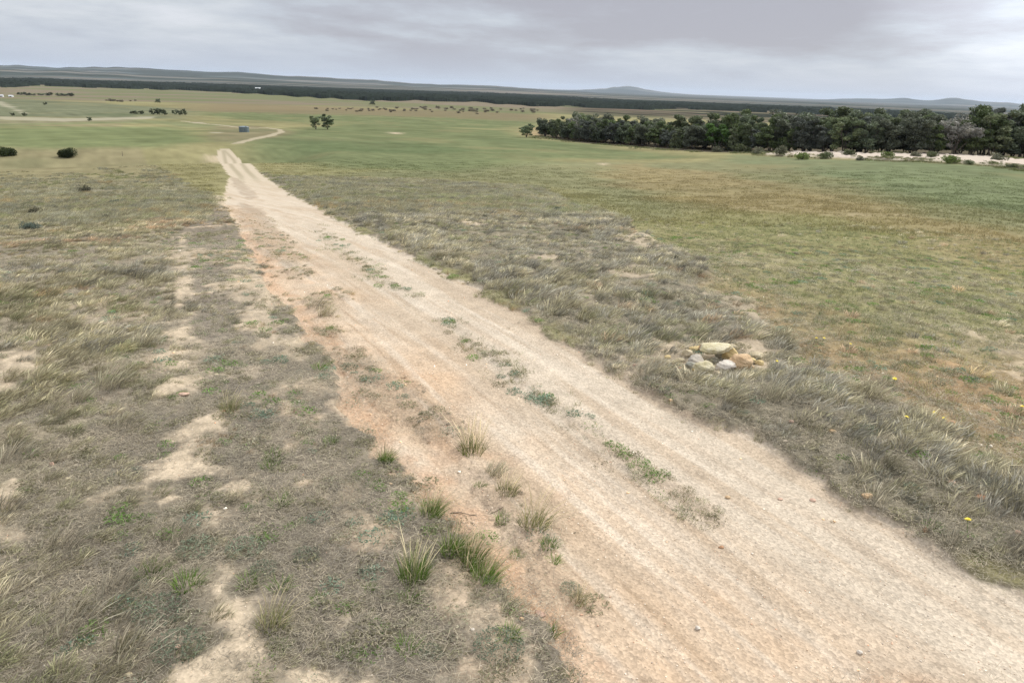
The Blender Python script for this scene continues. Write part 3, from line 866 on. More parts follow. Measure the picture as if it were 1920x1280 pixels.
def pebble_set():
    m, nt, bs = nt_mat('pebble'); L = nt.links.new
    t = N(nt, 'ShaderNodeAttribute', attribute_name='tint', attribute_type='INSTANCER'); L(t.outputs['Vector'], bs.inputs['Base Color'])
    bs.inputs['Roughness'].default_value = .85
    c = bpy.data.collections.new('pebble_kind')
    for i in range(5):
        v, f = rock_data(40 + i, 1, 8, rough=0, sx=1, sy=.75, sz=.5)
        me = np_mesh('pebble_kind_%d' % i, v, f, m, smooth=False); c.objects.link(bpy.data.objects.new('pebble_kind_%d' % i, me))
    return c

def gravel():
    cp = pebble_set(); A = []
    for (r0, r1, dens, smin, smax, seed) in ((3, 9, 330, .004, .013, 21), (9, 16, 110, .006, .016, 22), (16, 32, 22, .010, .022, 23)):
        x, y, g = candidates(r0, r1, dens, 40, seed); Z = zones(x, y); n = len(x)
        cl = fbm(x, y, 1.2, 3, 44)
        p = Z['road'] * (.65 + .5 * cl) + (1 - Z['road']) * (.12 * (1 + Z['lstrip']) + .4 * Z['sand']) + Z['earth'] * .3
        m = g.uniform(size=n) < p
        x, y = x[m], y[m]; Z = {k: v[m] for k, v in Z.items()}; n = len(x)
        s = smin + (smax - smin) * g.uniform(size=n) ** 3
        base = land_colour(x, y, Z)
        tone = colours([(226, 214, 196), (200, 178, 150), (170, 150, 130), (214, 170, 140), (150, 140, 130)], [np.ones(n), np.ones(n), .35 + 0 * x, .25 + 0 * x, .12 + 0 * x], g)
        tint = base * .45 + tone * .55
        z = T(x, y) + micro(x, y, Z) + s * .15
        rot = np.stack([g.normal(0, .25, n), g.normal(0, .25, n), g.uniform(0, 6.28, n)], 1)
        A.append((np.stack([x, y, z], 1), rot, s, g.integers(0, 5, n), tint))
    # bigger pale chips on the bare earth, verge and track edge
    x, y, g = candidates(5, 28, 3.0, 40, 24); Z = zones(x, y); n = len(x)
    p = Z['earth'] * .75 + Z['verge'] * .12 + Z['road'] * .6 + Z['lstrip'] * .2 + Z['sand'] * .2
    m = g.uniform(size=n) < p
    x, y = x[m], y[m]; Z = {k: v[m] for k, v in Z.items()}; n = len(x)
    s = (.013 + .03 * g.uniform(size=n) ** 3) * (1 - .35 * Z['road'])
    tone = colours([(232, 222, 204), (222, 190, 150), (216, 160, 124), (190, 176, 160)], [np.ones(n), .6 + 0 * x, .35 + 0 * x, .5 + 0 * x], g)
    z = T(x, y) + micro(x, y, Z) + s * .2
    A.append((np.stack([x, y, z], 1), np.stack([g.normal(0, .2, n), g.normal(0, .2, n), g.uniform(0, 6.28, n)], 1), s, g.integers(0, 5, n), tone))
    a = [np.concatenate([q[i] for q in A]) for i in range(5)]
    print('gravel', len(a[0]))
    o = scatter_object('gravel', *a, cp); tag(o, 'pale gravel and small chips strewn over the track and soil', 'gravel', kind='stuff')
gravel()
#PART2
DN = True

# ------------------------------------------------------------------ sky, light, air
SUN_EL, SUN_AZ = 42.0, 50.0     # azimuth from +Y towards +X
def world():
    w = bpy.data.worlds.new("World"); sc.world = w; w.use_nodes = True
    nt = w.node_tree; L = nt.links.new
    bg = nt.nodes['Background']; bg.inputs['Strength'].default_value = .1
    sky = N(nt, 'ShaderNodeTexSky', sky_type='NISHITA'); sky.sun_disc = False
    sky.sun_elevation = RAD(SUN_EL); sky.sun_rotation = RAD(SUN_AZ)
    tc = N(nt, 'ShaderNodeTexCoord'); sx = N(nt, 'ShaderNodeSeparateXYZ'); L(tc.outputs['Generated'], sx.inputs[0])
    zc = N(nt, 'ShaderNodeMath', operation='MAXIMUM'); L(sx.outputs[2], zc.inputs[0]); zc.inputs[1].default_value = 0
    za = N(nt, 'ShaderNodeMath', operation='ADD'); L(zc.outputs[0], za.inputs[0]); za.inputs[1].default_value = .13
    dx = N(nt, 'ShaderNodeMath', operation='DIVIDE'); L(sx.outputs[0], dx.inputs[0]); L(za.outputs[0], dx.inputs[1])
    dy = N(nt, 'ShaderNodeMath', operation='DIVIDE'); L(sx.outputs[1], dy.inputs[0]); L(za.outputs[0], dy.inputs[1])
    cv = N(nt, 'ShaderNodeCombineXYZ'); L(dx.outputs[0], cv.inputs[0]); L(dy.outputs[0], cv.inputs[1])
    mp = N(nt, 'ShaderNodeMapping'); mp.inputs['Rotation'].default_value = (0, 0, RAD(14)); mp.inputs['Scale'].default_value = (.8, .8, 1); mp.inputs['Location'].default_value = CLOUD_OFF
    L(cv.outputs[0], mp.inputs[0])
    n1 = N(nt, 'ShaderNodeTexNoise'); n1.inputs['Scale'].default_value = .34; n1.inputs['Detail'].default_value = 7; n1.inputs['Roughness'].default_value = .52; n1.inputs['Distortion'].default_value = .4
    L(mp.outputs[0], n1.inputs['Vector'])
    n2 = N(nt, 'ShaderNodeTexNoise'); n2.inputs['Scale'].default_value = 1.3; n2.inputs['Detail'].default_value = 8; n2.inputs['Roughness'].default_value = .6
    L(mp.outputs[0], n2.inputs['Vector'])
    a = N(nt, 'ShaderNodeMath', operation='MULTIPLY_ADD'); L(n2.outputs['Fac'], a.inputs[0]); a.inputs[1].default_value = .38; 
    b = N(nt, 'ShaderNodeMath', operation='MULTIPLY'); L(n1.outputs['Fac'], b.inputs[0]); b.inputs[1].default_value = .80
    L(b.outputs[0], a.inputs[2])
    cr = N(nt, 'ShaderNodeValToRGB'); L(a.outputs[0], cr.inputs[0])
    e = cr.color_ramp.elements
    e[0].position = .49; e[0].color = (*srgb((177, 177, 187)), 1)
    e[1].position = .70; e[1].color = (*srgb((226, 229, 236)), 1)
    for p, c in ((.545, (186, 189, 199)), (.59, (198, 204, 214)), (.64, (212, 217, 224))):
        q = e.new(p); q.color = (*srgb(c), 1)
    # low on the horizon the deck melts into even blue grey
    hz = N(nt, 'ShaderNodeMapRange'); L(zc.outputs[0], hz.inputs[0]); hz.inputs[1].default_value = .0; hz.inputs[2].default_value = .055
    m1 = N(nt, 'ShaderNodeMix', data_type='RGBA'); L(hz.outputs[0], m1.inputs[0]); m1.inputs[6].default_value = (*srgb((189, 197, 212)), 1); L(cr.outputs[0], m1.inputs[7])
    # overcast gradient: the deck overhead is some three times as bright as at the horizon
    g = N(nt, 'ShaderNodeMapRange'); L(zc.outputs[0], g.inputs[0]); g.inputs[1].default_value = .16; g.inputs[2].default_value = .8; g.inputs[3].default_value = 1.0; g.inputs[4].default_value = ZEN
    g2 = N(nt, 'ShaderNodeMapRange'); L(zc.outputs[0], g2.inputs[0]); g2.inputs[1].default_value = .17; g2.inputs[2].default_value = .5
    # brighter round the hidden sun
    dt = N(nt, 'ShaderNodeVectorMath', operation='DOT_PRODUCT'); L(tc.outputs['Generated'], dt.inputs[0])
    ea, aa = RAD(11), RAD(37)
    dt.inputs[1].default_value = (math.cos(ea) * math.sin(aa), math.cos(ea) * math.cos(aa), math.sin(ea))
    gl = N(nt, 'ShaderNodeMapRange', interpolation_type='SMOOTHSTEP'); L(dt.outputs['Value'], gl.inputs[0]); gl.inputs[1].default_value = .965; gl.inputs[2].default_value = 1.0; gl.inputs[3].default_value = 1.0; gl.inputs[4].default_value = 1.55
    mm = N(nt, 'ShaderNodeMath', operation='MULTIPLY'); L(g.outputs[0], mm.inputs[0]); L(gl.outputs[0], mm.inputs[1])
    mm2 = N(nt, 'ShaderNodeMath', operation='MULTIPLY'); L(mm.outputs[0], mm2.inputs[0]); mm2.inputs[1].default_value = 10.0 * SKYK
    s = N(nt, 'ShaderNodeVectorMath', operation='SCALE'); L(m1.outputs[2], s.inputs[0]); L(mm2.outputs[0], s.inputs['Scale'])
    fin = N(nt, 'ShaderNodeMix', data_type='RGBA'); fin.inputs[0].default_value = .94
    tn = N(nt, 'ShaderNodeMix', data_type='RGBA', blend_type='MULTIPLY'); L(g2.outputs[0], tn.inputs[0]); L(s.outputs[0], tn.inputs[6]); tn.inputs[7].default_value = (1.02, 1.0, .94, 1)
    L(sky.outputs[0], fin.inputs[6]); L(tn.outputs[2], fin.inputs[7]); L(fin.outputs[2], bg.inputs['Color'])
CLOUD_OFF = (3.0, 1.2, 0); ZEN = 2.95; SKYK = .93
world()
ld = bpy.data.lights.new('sun', 'SUN'); ld.energy = 3.0; ld.angle = RAD(10); ld.color = (1, .96, .9)
lo = bpy.data.objects.new('sun', ld); col.objects.link(lo)
sd = Vector((math.cos(RAD(SUN_EL)) * math.sin(RAD(SUN_AZ)), math.cos(RAD(SUN_EL)) * math.cos(RAD(SUN_AZ)), math.sin(RAD(SUN_EL))))
lo.rotation_euler = sd.to_track_quat('Z', 'Y').to_euler(); lo.location = sd * 300
sc.view_settings.view_transform = 'Standard'; sc.view_settings.look = 'None'; sc.view_settings.gamma = 1; sc.view_settings.exposure = 0.15
sc.cycles.max_bounces = 6; sc.cycles.diffuse_bounces = 3; sc.cycles.transparent_max_bounces = 8; sc.cycles.volume_bounces = 0
sc.cycles.use_denoising = DN; sc.cycles.denoising_prefilter = 'NONE'; sc.cycles.denoising_input_passes = 'RGB_ALBEDO_NORMAL'; sc.cycles.use_adaptive_sampling = False

def haze():
    x0, x1, y0, y1, z0, z1 = -48000, 48000, -48000, 48000, -75, 230
    V = np.array([(x, y, z) for z in (z0, z1) for y in (y0, y1) for x in (x0, x1)], float)
    F = np.array([(0, 2, 3, 1), (4, 5, 7, 6), (0, 1, 5, 4), (2, 6, 7, 3), (0, 4, 6, 2), (1, 3, 7, 5)])
    m = bpy.data.materials.new('haze'); m.use_nodes = True; nt = m.node_tree; nt.nodes.remove(nt.nodes['Principled BSDF'])
    v = N(nt, 'ShaderNodeVolumePrincipled'); v.inputs['Color'].default_value = (.74, .85, 1.0, 1); v.inputs['Density'].default_value = 2.3e-5; v.inputs['Anisotropy'].default_value = .1
    nt.links.new(v.outputs[0], nt.nodes['Material Output'].inputs['Volume'])
    o = link('haze', np_mesh('haze', V, F, m)); tag(o, 'pale blue haze over the far plain', 'haze', kind='stuff')
haze()

# ------------------------------------------------------------------ things
def gz(x, y):
    return float(ground_z(x, y)[0])

def depth(x, y, z=0):
    return float(np.dot(np.array([x, y, z - H_CAM]), fwd))

def mpp(x, y):
    """metres per photo pixel at a ground point"""
    return depth(x, y, gz(x, y)) / F_PX

def tube(pts, rads, k=6):
    """tapered tube through points -> verts, quads"""
    pts = np.array(pts, float); V = []; F = []
    for i, p in enumerate(pts):
        d = pts[min(i + 1, len(pts) - 1)] - pts[max(i - 1, 0)]
        d = d / (np.linalg.norm(d) + 1e-9)
        u = np.cross(d, [0.3, 1, .1]); u /= np.linalg.norm(u) + 1e-9; v = np.cross(d, u)
        for j in range(k):
            a = 2 * math.pi * j / k
            V.append(p + rads[i] * (math.cos(a) * u + math.sin(a) * v))
    for i in range(len(pts) - 1):
        for j in range(k):
            F.append((i * k + j, i * k + (j + 1) % k, (i + 1) * k + (j + 1) % k, (i + 1) * k + j))
    return np.array(V), np.array(F)

def merge(parts):
    V = []; F = []; b = 0
    for v, f in parts:
        V.append(v); F.append(np.asarray(f) + b); b += len(v)
    return np.concatenate(V), np.concatenate(F)

M_BARK = noisy_material('bark', srgb((92, 84, 76)) * .6, srgb((140, 130, 118)) * .6, 3, .9, .5)
M_LEAF = vary_material('leaves', .6, .22)
M_WOOD = vary_material('far_wood', .95, 0, 0)
M_PLANT = vary_material('green_blades', .6, .25)

def tree_data(seed, h=8.0, spread=3.2, stems=3, leaf=.17, per=230, low=.25, top='dome', a=(.050, .062, .030), b=(.030, .042, .020), gap=.0):
    g = np.random.default_rng(seed); tubes = []; tips = []
    for s in range(stems):
        az = 2 * math.pi * (s + g.uniform(0, .6)) / stems
        out = spread * g.uniform(.25, .6); hh = h * g.uniform(.45, .68)
        p0 = np.array([.12 * math.cos(az), .12 * math.sin(az), -.15])
        p3 = np.array([out * math.cos(az), out * math.sin(az), hh])
        mid1 = p0 + (p3 - p0) * .35 + g.normal(0, .15, 3) * [1, 1, 0]; mid2 = p0 + (p3 - p0) * .7 + g.normal(0, .25, 3) * [1, 1, .3]
        r0 = .045 * h / max(1, stems ** .5) * .62
        tubes.append(tube([p0, mid1, mid2, p3], [r0, r0 * .75, r0 * .55, r0 * .35]))
        for q in range(g.integers(3, 5)):
            ba = az + g.normal(0, .9); base = mid2 if q % 2 else p3
            if q == 2: base = mid1 + (mid2 - mid1) * .6
            tip = base + np.array([math.cos(ba) * spread * g.uniform(.25, .55), math.sin(ba) * spread * g.uniform(.25, .55), h * g.uniform(.08, .30)])
            rr_ = math.hypot(tip[0], tip[1])
            if rr_ > spread * .85: tip[:2] *= spread * .85 / rr_
            tip[2] = min(tip[2], h * .9)
            m_ = (base + tip) / 2 + g.normal(0, .15, 3)
            tubes.append(tube([base, m_, tip], [r0 * .35, r0 * .25, r0 * .1], 5)); tips.append(tip)
            for w in range(2):
                t2 = m_ + (tip - m_) * g.uniform(.2, .8) + g.normal(0, .5, 3) * [1, 1, .5]
                tubes.append(tube([m_, t2], [r0 * .18, r0 * .06], 4)); tips.append(t2)
    # low hanging foliage
    for q in range(int(14 * low)):
        a_ = g.uniform(0, 6.28); tips.append(np.array([math.cos(a_) * spread * g.uniform(.3, .8), math.sin(a_) * spread * g.uniform(.3, .8), h * g.uniform(.14, .42)]))
    V = []; C = []
    for t in tips:
        cr = g.uniform(.55, 1.1) * spread * .30; n = int(per * g.uniform(.5, 1.2))
        tone = g.uniform(.75, 1.35); mixk = g.uniform()
        cc = (np.array(a) * mixk + np.array(b) * (1 - mixk)) * tone * 2.6
        d = g.normal(size=(n, 3)); d /= np.linalg.norm(d, axis=1)[:, None]
        rad = cr * g.uniform(.35, 1, n) ** .6
        p = t + d * rad[:, None] * [1, 1, .62]; p[:, 2] = np.maximum(p[:, 2], .15)
        e1 = g.normal(size=(n, 3)); e1[:, 2] *= .6; e1 /= np.linalg.norm(e1, axis=1)[:, None]
        e2 = np.cross(e1, g.normal(size=(n, 3))); e2 /= np.linalg.norm(e2, axis=1)[:, None]
        s1 = leaf * g.uniform(.6, 1.5, n)[:, None]; s2 = s1 * g.uniform(.3, .6, n)[:, None]
        V.append(np.stack([p - e1 * s1, p + e2 * s2, p + e1 * s1, p - e2 * s2], 1).reshape(-1, 3))
        C.append(np.repeat(cc[None] * g.uniform(.7, 1.35, (n, 1)), 4, 0))
    V = np.concatenate(V); C = np.concatenate(C); F = np.arange(len(V)).reshape(-1, 4)
    return merge(tubes), (V, F, C)

def tree_meshes(name, *a, **k):
    (tv, tf), (cv, cf, cc) = tree_data(*a, **k)
    tm = np_mesh(name + '_trunk', tv, tf, M_BARK, smooth=True)
    cm = np_mesh(name + '_crown', cv, cf, M_LEAF); vattr(cm, 'vary', cc)
    return tm, cm

def bush_meshes(name, seed, w, h, leaf, n, a, b):
    g = np.random.default_rng(seed); V = []; C = []; tubes = []
    for q in range(14):
        an = g.uniform(0, 6.28); rr_ = w * .5 * math.sqrt(g.uniform()) * .72
        c0 = np.array([rr_ * math.cos(an) * 1.1, rr_ * math.sin(an) * .9, h * g.uniform(.2, .66) * (1 - .5 * (rr_ / (w * .5)) ** 2)])
        tubes.append(tube([[c0[0] * .15, c0[1] * .15, -.08], c0 * [.6, .6, .6], c0], [.035 * h, .025 * h, .008 * h], 5))
        m = n // 14; d = g.normal(size=(m, 3)); d /= np.linalg.norm(d, axis=1)[:, None]
        p = c0 + d * (g.uniform(.3, 1, m) ** .5)[:, None] * np.array([w * .2, w * .2, h * .38]) * g.uniform(.6, 1.35); p[:, 2] = np.abs(p[:, 2]) + .02
        e1 = g.normal(size=(m, 3)); e1 /= np.linalg.norm(e1, axis=1)[:, None]; e2 = np.cross(e1, g.normal(size=(m, 3))); e2 /= np.linalg.norm(e2, axis=1)[:, None]
        s1 = leaf * g.uniform(.6, 1.4, m)[:, None]; s2 = s1 * .5
        V.append(np.stack([p - e1 * s1, p + e2 * s2, p + e1 * s1, p - e2 * s2], 1).reshape(-1, 3))
        k = g.uniform(); cc = (np.array(a) * k + np.array(b) * (1 - k)) * g.uniform(.8, 1.25)
        C.append(np.repeat(cc[None] * g.uniform(.7, 1.3, (m, 1)), 4, 0))
    V = np.concatenate(V); C = np.concatenate(C)
    fm = np_mesh(name + '_foliage', V, np.arange(len(V)).reshape(-1, 4), M_LEAF); vattr(fm, 'vary', C)
    tv, tf = merge(tubes)
    return np_mesh(name + '_stem', tv, tf, M_BARK, smooth=True), fm

def plant(name, meshes, x, y, label, cat, group=None, rot=0, scale=(1, 1, 1), parts=('trunk', 'crown')):
    e = bpy.data.objects.new(name, None); col.objects.link(e)
    e.empty_display_size = .3
    e.location = (x, y, gz(x, y)); e.rotation_euler = (0, 0, rot); e.scale = scale
    for p, me in zip(parts, meshes):
        link(p, me, e)
    tag(e, label, cat, group)
    return e

_u = ['', 'first', 'second', 'third', 'fourth', 'fifth', 'sixth', 'seventh', 'eighth', 'ninth']
ORD = _u[1:] + ['tenth', 'eleventh', 'twelfth', 'thirteenth', 'fourteenth', 'fifteenth', 'sixteenth', 'seventeenth', 'eighteenth', 'nineteenth']
for _t, _tt in (('twenty', 'twentieth'), ('thirty', 'thirtieth'), ('forty', 'fortieth'), ('fifty', 'fiftieth'), ('sixty', 'sixtieth')):
    ORD += [_tt] + [_t + '-' + q for q in _u[1:]]

def belt():
    protos = [tree_meshes('mallee', 1000 + i, h=8, spread=[3.1, 3.6, 2.8, 3.9, 3.3, 3.0][i], stems=[3, 4, 2, 5, 3, 4][i], low=[1.0, 1.3, 1.6, 1.2, 1.5, 1.8][i],
                          a=[(.058, .068, .034), (.050, .060, .036), (.066, .074, .040), (.048, .054, .036), (.056, .070, .030), (.050, .056, .044)][i],
                          b=[(.036, .046, .024), (.030, .038, .024), (.038, .048, .026), (.030, .034, .024), (.034, .046, .018), (.032, .036, .030)][i]) for i in range(6)]
    bright = tree_meshes('bright', 1020, h=8, spread=3.0, stems=3, low=.6, a=(.040, .070, .018), b=(.024, .044, .012))
    grey = tree_meshes('grey', 1021, h=8, spread=3.3, stems=5, per=70, low=.3, a=(.10, .095, .085), b=(.07, .07, .06))
    px = np.array([1018, 1100, 1200, 1300, 1450, 1600, 1750, 1920, 2050, 2200]); py = np.array([256, 266, 273, 280, 286, 289, 292, 300, 308, 318])
    W_ = unproject(px, py)
    d = np.concatenate([[0], np.cumsum(np.linalg.norm(np.diff(W_, axis=0), axis=1))])
    g = np.random.default_rng(77)
    hx = [1015, 1100, 1200, 1300, 1500, 1745, 1900, 2200]; hh = [44, 54, 56, 68, 84, 95, 100, 108]
    rows = []
    for row, (back, step) in enumerate(((0, 5.0), (5.0, 5.8), (10.5, 6.4), (17, 8.5))):
        s = 1.0 + (row % 2) * 2.2; lst = []
        while s < d[-1] - 1:
            x = np.interp(s, d, W_[:, 0]); y = np.interp(s, d, W_[:, 1])
            i = min(np.searchsorted(d, s), len(d) - 1); t = W_[i] - W_[i - 1]; t /= np.linalg.norm(t); nn = np.array([-t[1], t[0]])
            if nn @ np.array([x, y]) < 0: nn = -nn
            x += nn[0] * (back + g.normal(0, .8)) ; y += nn[1] * (back + g.normal(0, .8))
            lst.append((x, y)); s += step * g.uniform(.8, 1.25)
        rows.append(lst)
    print('belt', [len(r) for r in rows], 'dist', np.hypot(*W_[0]), np.hypot(*W_[7]))
    rn = ['front row', 'second row', 'third row', 'rear row']
    for ri, lst in enumerate(rows):
        lst = [p for p in lst if math.degrees(math.atan2(p[0], p[1])) < 40.5]
        lst.sort(key=lambda p: math.atan2(p[0], p[1]))
        for k, (x, y) in enumerate(lst):
            az = math.atan2(x, y); ppx = 960 + math.tan(az) * F_PX / math.cos(PITCH)
            r = math.hypot(x, y)
            hm = np.interp(ppx, hx, hh) * depth(x, y, T(x, y)) / F_PX
            hm *= (.76, .83, .88, .91)[ri] * g.uniform(.76, 1.16)
            kind = 'dark mallee tree'; me = protos[g.integers(0, 6)]
            if abs(ppx - 1745) < 9 and ri == 2: hm *= 1.10; kind = 'tall open-crowned mallee tree'
            if abs(ppx - 1850) < 14 and ri in (1, 2): hm *= 1.08; kind = 'dense dark-crowned mallee tree'; me = protos[4]
            if ri == 0 and abs(ppx - 1338) < 14: kind = 'bright green leafy tree'; me = bright
            elif g.uniform() < .04: kind = 'grey half-bare tree'; me = grey
            s = hm / 8.0; wsc = s * g.uniform(.85, 1.1) * 1.05
            plant('mallee_tree', me, x, y, '%s, %s from the left in the %s of the belt' % (kind, ORD[k], rn[ri]), 'tree', 'trees of the dark belt across the paddock',
                  g.uniform(0, 6.28), (wsc, wsc, s))
belt()

def shrubs():
    g = np.random.default_rng(5)
    A = [bush_meshes('shrub', 50 + i, 2.6, 1.15, .10, 1100, c1, c2) for i, (c1, c2) in enumerate([((.14, .16, .075), (.09, .11, .05)), ((.17, .17, .11), (.12, .125, .08)), ((.16, .20, .06), (.11, .15, .04))])]
    L_ = [(1242, 272, 1, 30, 'grey green low shrub at the foot of the tree belt, leftmost of the shrub row'), (1268, 276, 0, 36, 'wide green shrub beside a pale stump patch near the belt'),
          (1345, 283, 1, 26, 'small olive shrub below the bright green tree'), (1368, 280, 0, 44, 'broad dull green shrub right of the bright green tree'),
          (1392, 284, 0, 34, 'dull green shrub touching the broad one, before the belt'), (1422, 287, 1, 34, 'grey green shrub left of where the white sand begins'),
          (1462, 291, 1, 30, 'small grey shrub at the left tip of the white sand bank'), (1506, 297, 2, 30, 'bright yellow green shrub at the paddock edge, leftmost bright one'),
          (1545, 296, 0, 34, 'pale green rounded shrub with a light crown on the sand bank'), (1612, 299, 1, 24, 'brownish low shrub on the front lip of the sand'),
          (1662, 297, 2, 26, 'bright green rounded shrub on the middle of the sand bank'), (1716, 296, 1, 26, 'reddish olive shrub on the bright stretch of sand'),
          (1782, 305, 2, 36, 'long low bright green shrub along the sand front'), (1745, 296, 0, 26, 'dark green shrub behind the white sand'), (1818, 307, 0, 26, 'small green shrub by the right stretch of sand'),
          (1868, 303, 1, 40, 'wide grey shrub under the dense dark tree'), (1897, 314, 0, 24, 'low green shrub at the sand close to the frame edge'), (1200, 268, 0, 26, 'low olive shrub under the belt, alone left of the shrub row'),
          (1160, 266, 1, 22, 'tiny grey shrub under the belt left part'), (1590, 293, 0, 28, 'dark olive shrub between two pale shrubs behind the sand')]
    for x, y, k, w, lb in L_:
        X, Y = at(x, y + 2); s = w * mpp(X, Y) / 2.6
        plant('shrub', A[k], X, Y, lb, 'shrub', 'low shrubs along the foot of the tree belt', g.uniform(0, 6.28), (s, s, s * g.uniform(.8, 1.1)), ('stem', 'foliage'))
    dk = bush_meshes('darkbush', 70, 3.4, 1.7, .09, 5200, (.050, .066, .020), (.030, .042, .014))
    for x, y, w, hs, lb in ((15, 291, 40, .85, 'dark green rounded bush on the crest, cut by the left frame edge'), (125, 295, 37, 1.0, 'dark green rounded bush on the crest, standing alone in full')):
        X, Y = at(x, y); s = w * mpp(X, Y) / 3.4
        plant('round_bush', dk, X, Y, lb, 'bush', 'dark bushes on the left crest', x, (s, s, s * hs), ('stem', 'foliage'))
    sb = bush_meshes('saltbush', 71, 1.2, .35, .03, 1500, (.16, .19, .15), (.11, .14, .11))
    dg = bush_meshes('darktuft', 72, .9, .45, .03, 900, (.09, .085, .055), (.06, .06, .04))
    for x, y, w, m, lb in ((55, 430, 46, sb, 'spreading blue green saltbush low in the dry grass, far left'), (8, 430, 26, sb, 'blue green saltbush at the left frame edge'), (222, 382, 32, sb, 'pale blue green saltbush up the slope'),
                           (120, 510, 18, sb, 'small blue green saltbush by itself in grey grass'), (360, 394, 22, sb, 'blue green saltbush near the pale bare patch by the track'), (1045, 395, 26, sb, 'blue green saltbush on the far end of the right verge'),
                           (65, 403, 30, dg, 'dark brown low bush just above the blue green saltbush'), (160, 360, 26, dg, 'yellowish brown low bush high on the left slope'), (197, 411, 20, dg, 'small dark low bush in the middle of the left slope'),
                           (1265, 492, 24, dg, 'dark green low bush where verge meets paddock')):
        X, Y = at(x, y); s = w * mpp(X, Y) / (1.2 if m is sb else .9)
        plant('low_bush', m, X, Y, lb, 'bush', None, x, (s, s, s), ('stem', 'foliage'))
shrubs()

def lone_trees():
    a = tree_meshes('open_a', 1101, h=5.5, spread=2.2, stems=3, leaf=.15, per=150, low=.3, a=(.07, .085, .045), b=(.045, .058, .032))
    b = tree_meshes('open_b', 1102, h=5.5, spread=2.4, stems=4, leaf=.15, per=140, low=.5, a=(.07, .085, .045), b=(.045, .058, .032))
    for x, y, h, w, m, lb in ((592, 243, 27, 24, a, 'small open-crowned tree, left one of the pair beyond the track'), (614, 243, 28, 27, b, 'small open-crowned tree, right one of the pair beyond the track'),
                              (987, 258, 25, 30, b, 'lone round tree with gaps in its crown left of the belt')):
        X, Y = at(x, y); k = mpp(X, Y)
        plant('small_tree', m, X, Y, lb, 'tree', 'open-crowned trees alone in the green paddock' if x < 700 else None, x * .7, (w * k / 4.6, w * k / 4.6, h * k / 5.2))
    far = [tree_meshes('fartree', 1110 + i, h=6, spread=[3.2, 2.6, 3.8][i], stems=3, leaf=.38, per=36, low=1.0, a=(.055, .062, .036), b=(.035, .042, .026)) for i in range(3)]
    g = np.random.default_rng(9)
    row = [(252, 214, 16, 6), (266, 214, 14, 6), (288, 215, 13, 10), (299, 215, 13, 11), (309, 216, 14, 10), (329, 215, 10, 8), (338, 216, 10, 9), (347, 216, 11, 11)]
    for i, (x, y, w, h) in enumerate(row):
        X, Y = at(x, y); k = mpp(X, Y)
        plant('paddock_tree', far[i % 3], X, Y, 'dark tree, %s from left in the short row on the green paddock' % ORD[i], 'tree', 'short row of dark trees on the far green paddock', x, (w * k / 6, w * k / 6, h * k / 5.4))
    one = [(168, 227, 9, 7, 'small dark tree alone above the pale strip, left'), (24, 217, 8, 5, 'tiny dark tree nearest the left frame edge on the pale track'), (47, 218, 8, 6, 'tiny dark tree right beside another one by the pale track'),
           (85, 197, 8, 5, 'tiny bush on the far green slope, left'), (296, 193, 10, 7, 'small tree alone on the edge of the brown band'), (698, 197, 11, 8, 'small dark tree sticking up from the brown scrub'),
           (1008, 200, 6, 4, 'tiny tree where the far tree line begins')]
    for x, y, w, h, lb in one:
        X, Y = at(x, y); k = mpp(X, Y)
        plant('paddock_tree', far[x % 3], X, Y, lb, 'tree', None, x, (w * k / 6, w * k / 6, h * k / 5.4))
    hom = [(x, 178 + .02 * x + g.normal(0, .4), g.uniform(10, 16), g.uniform(3.5, 6)) for x in (38, 50, 58, 78, 92, 112, 122, 134)]
    for i, (x, y, w, h) in enumerate(hom):
        X, Y = at(x, y); k = mpp(X, Y)
        plant('paddock_tree', far[i % 3], X, Y, 'dark tree, %s from left in the line by the far farm sheds' % ORD[i], 'tree', 'dark trees beside the far farm sheds', x, (w * k / 6, w * k / 6, h * k / 5.4))
    # scrub of the brown band: small, alike, countable
    sc_m = bush_meshes('scrub', 1150, 4, 2.4, .32, 260, (.20, .17, .12), (.13, .12, .08))
    for i in range(110):
        if i < 86:
            x = g.uniform(575, 1010); y = np.interp(x, [575, 1010], [204, 209]) + g.normal(0, 2.6); 
        else:
            x = g.uniform(200, 262) if i < 98 else g.uniform(860, 900); y = (190 + g.normal(0, 1.2)) if i < 98 else (207 + g.normal(0, 1.5))
        X, Y = at(x, y); k = mpp(X, Y); w = g.uniform(4, 9)
        plant('scrub_bush', sc_m, X, Y, 'small dark scrub bush among many on the brown band below the forest', 'bush', 'scrub bushes of the brown band', x, (w * k / 4, w * k / 4, w * k / 4 * g.uniform(.6, 1.0)), ('stem', 'foliage'))
lone_trees()

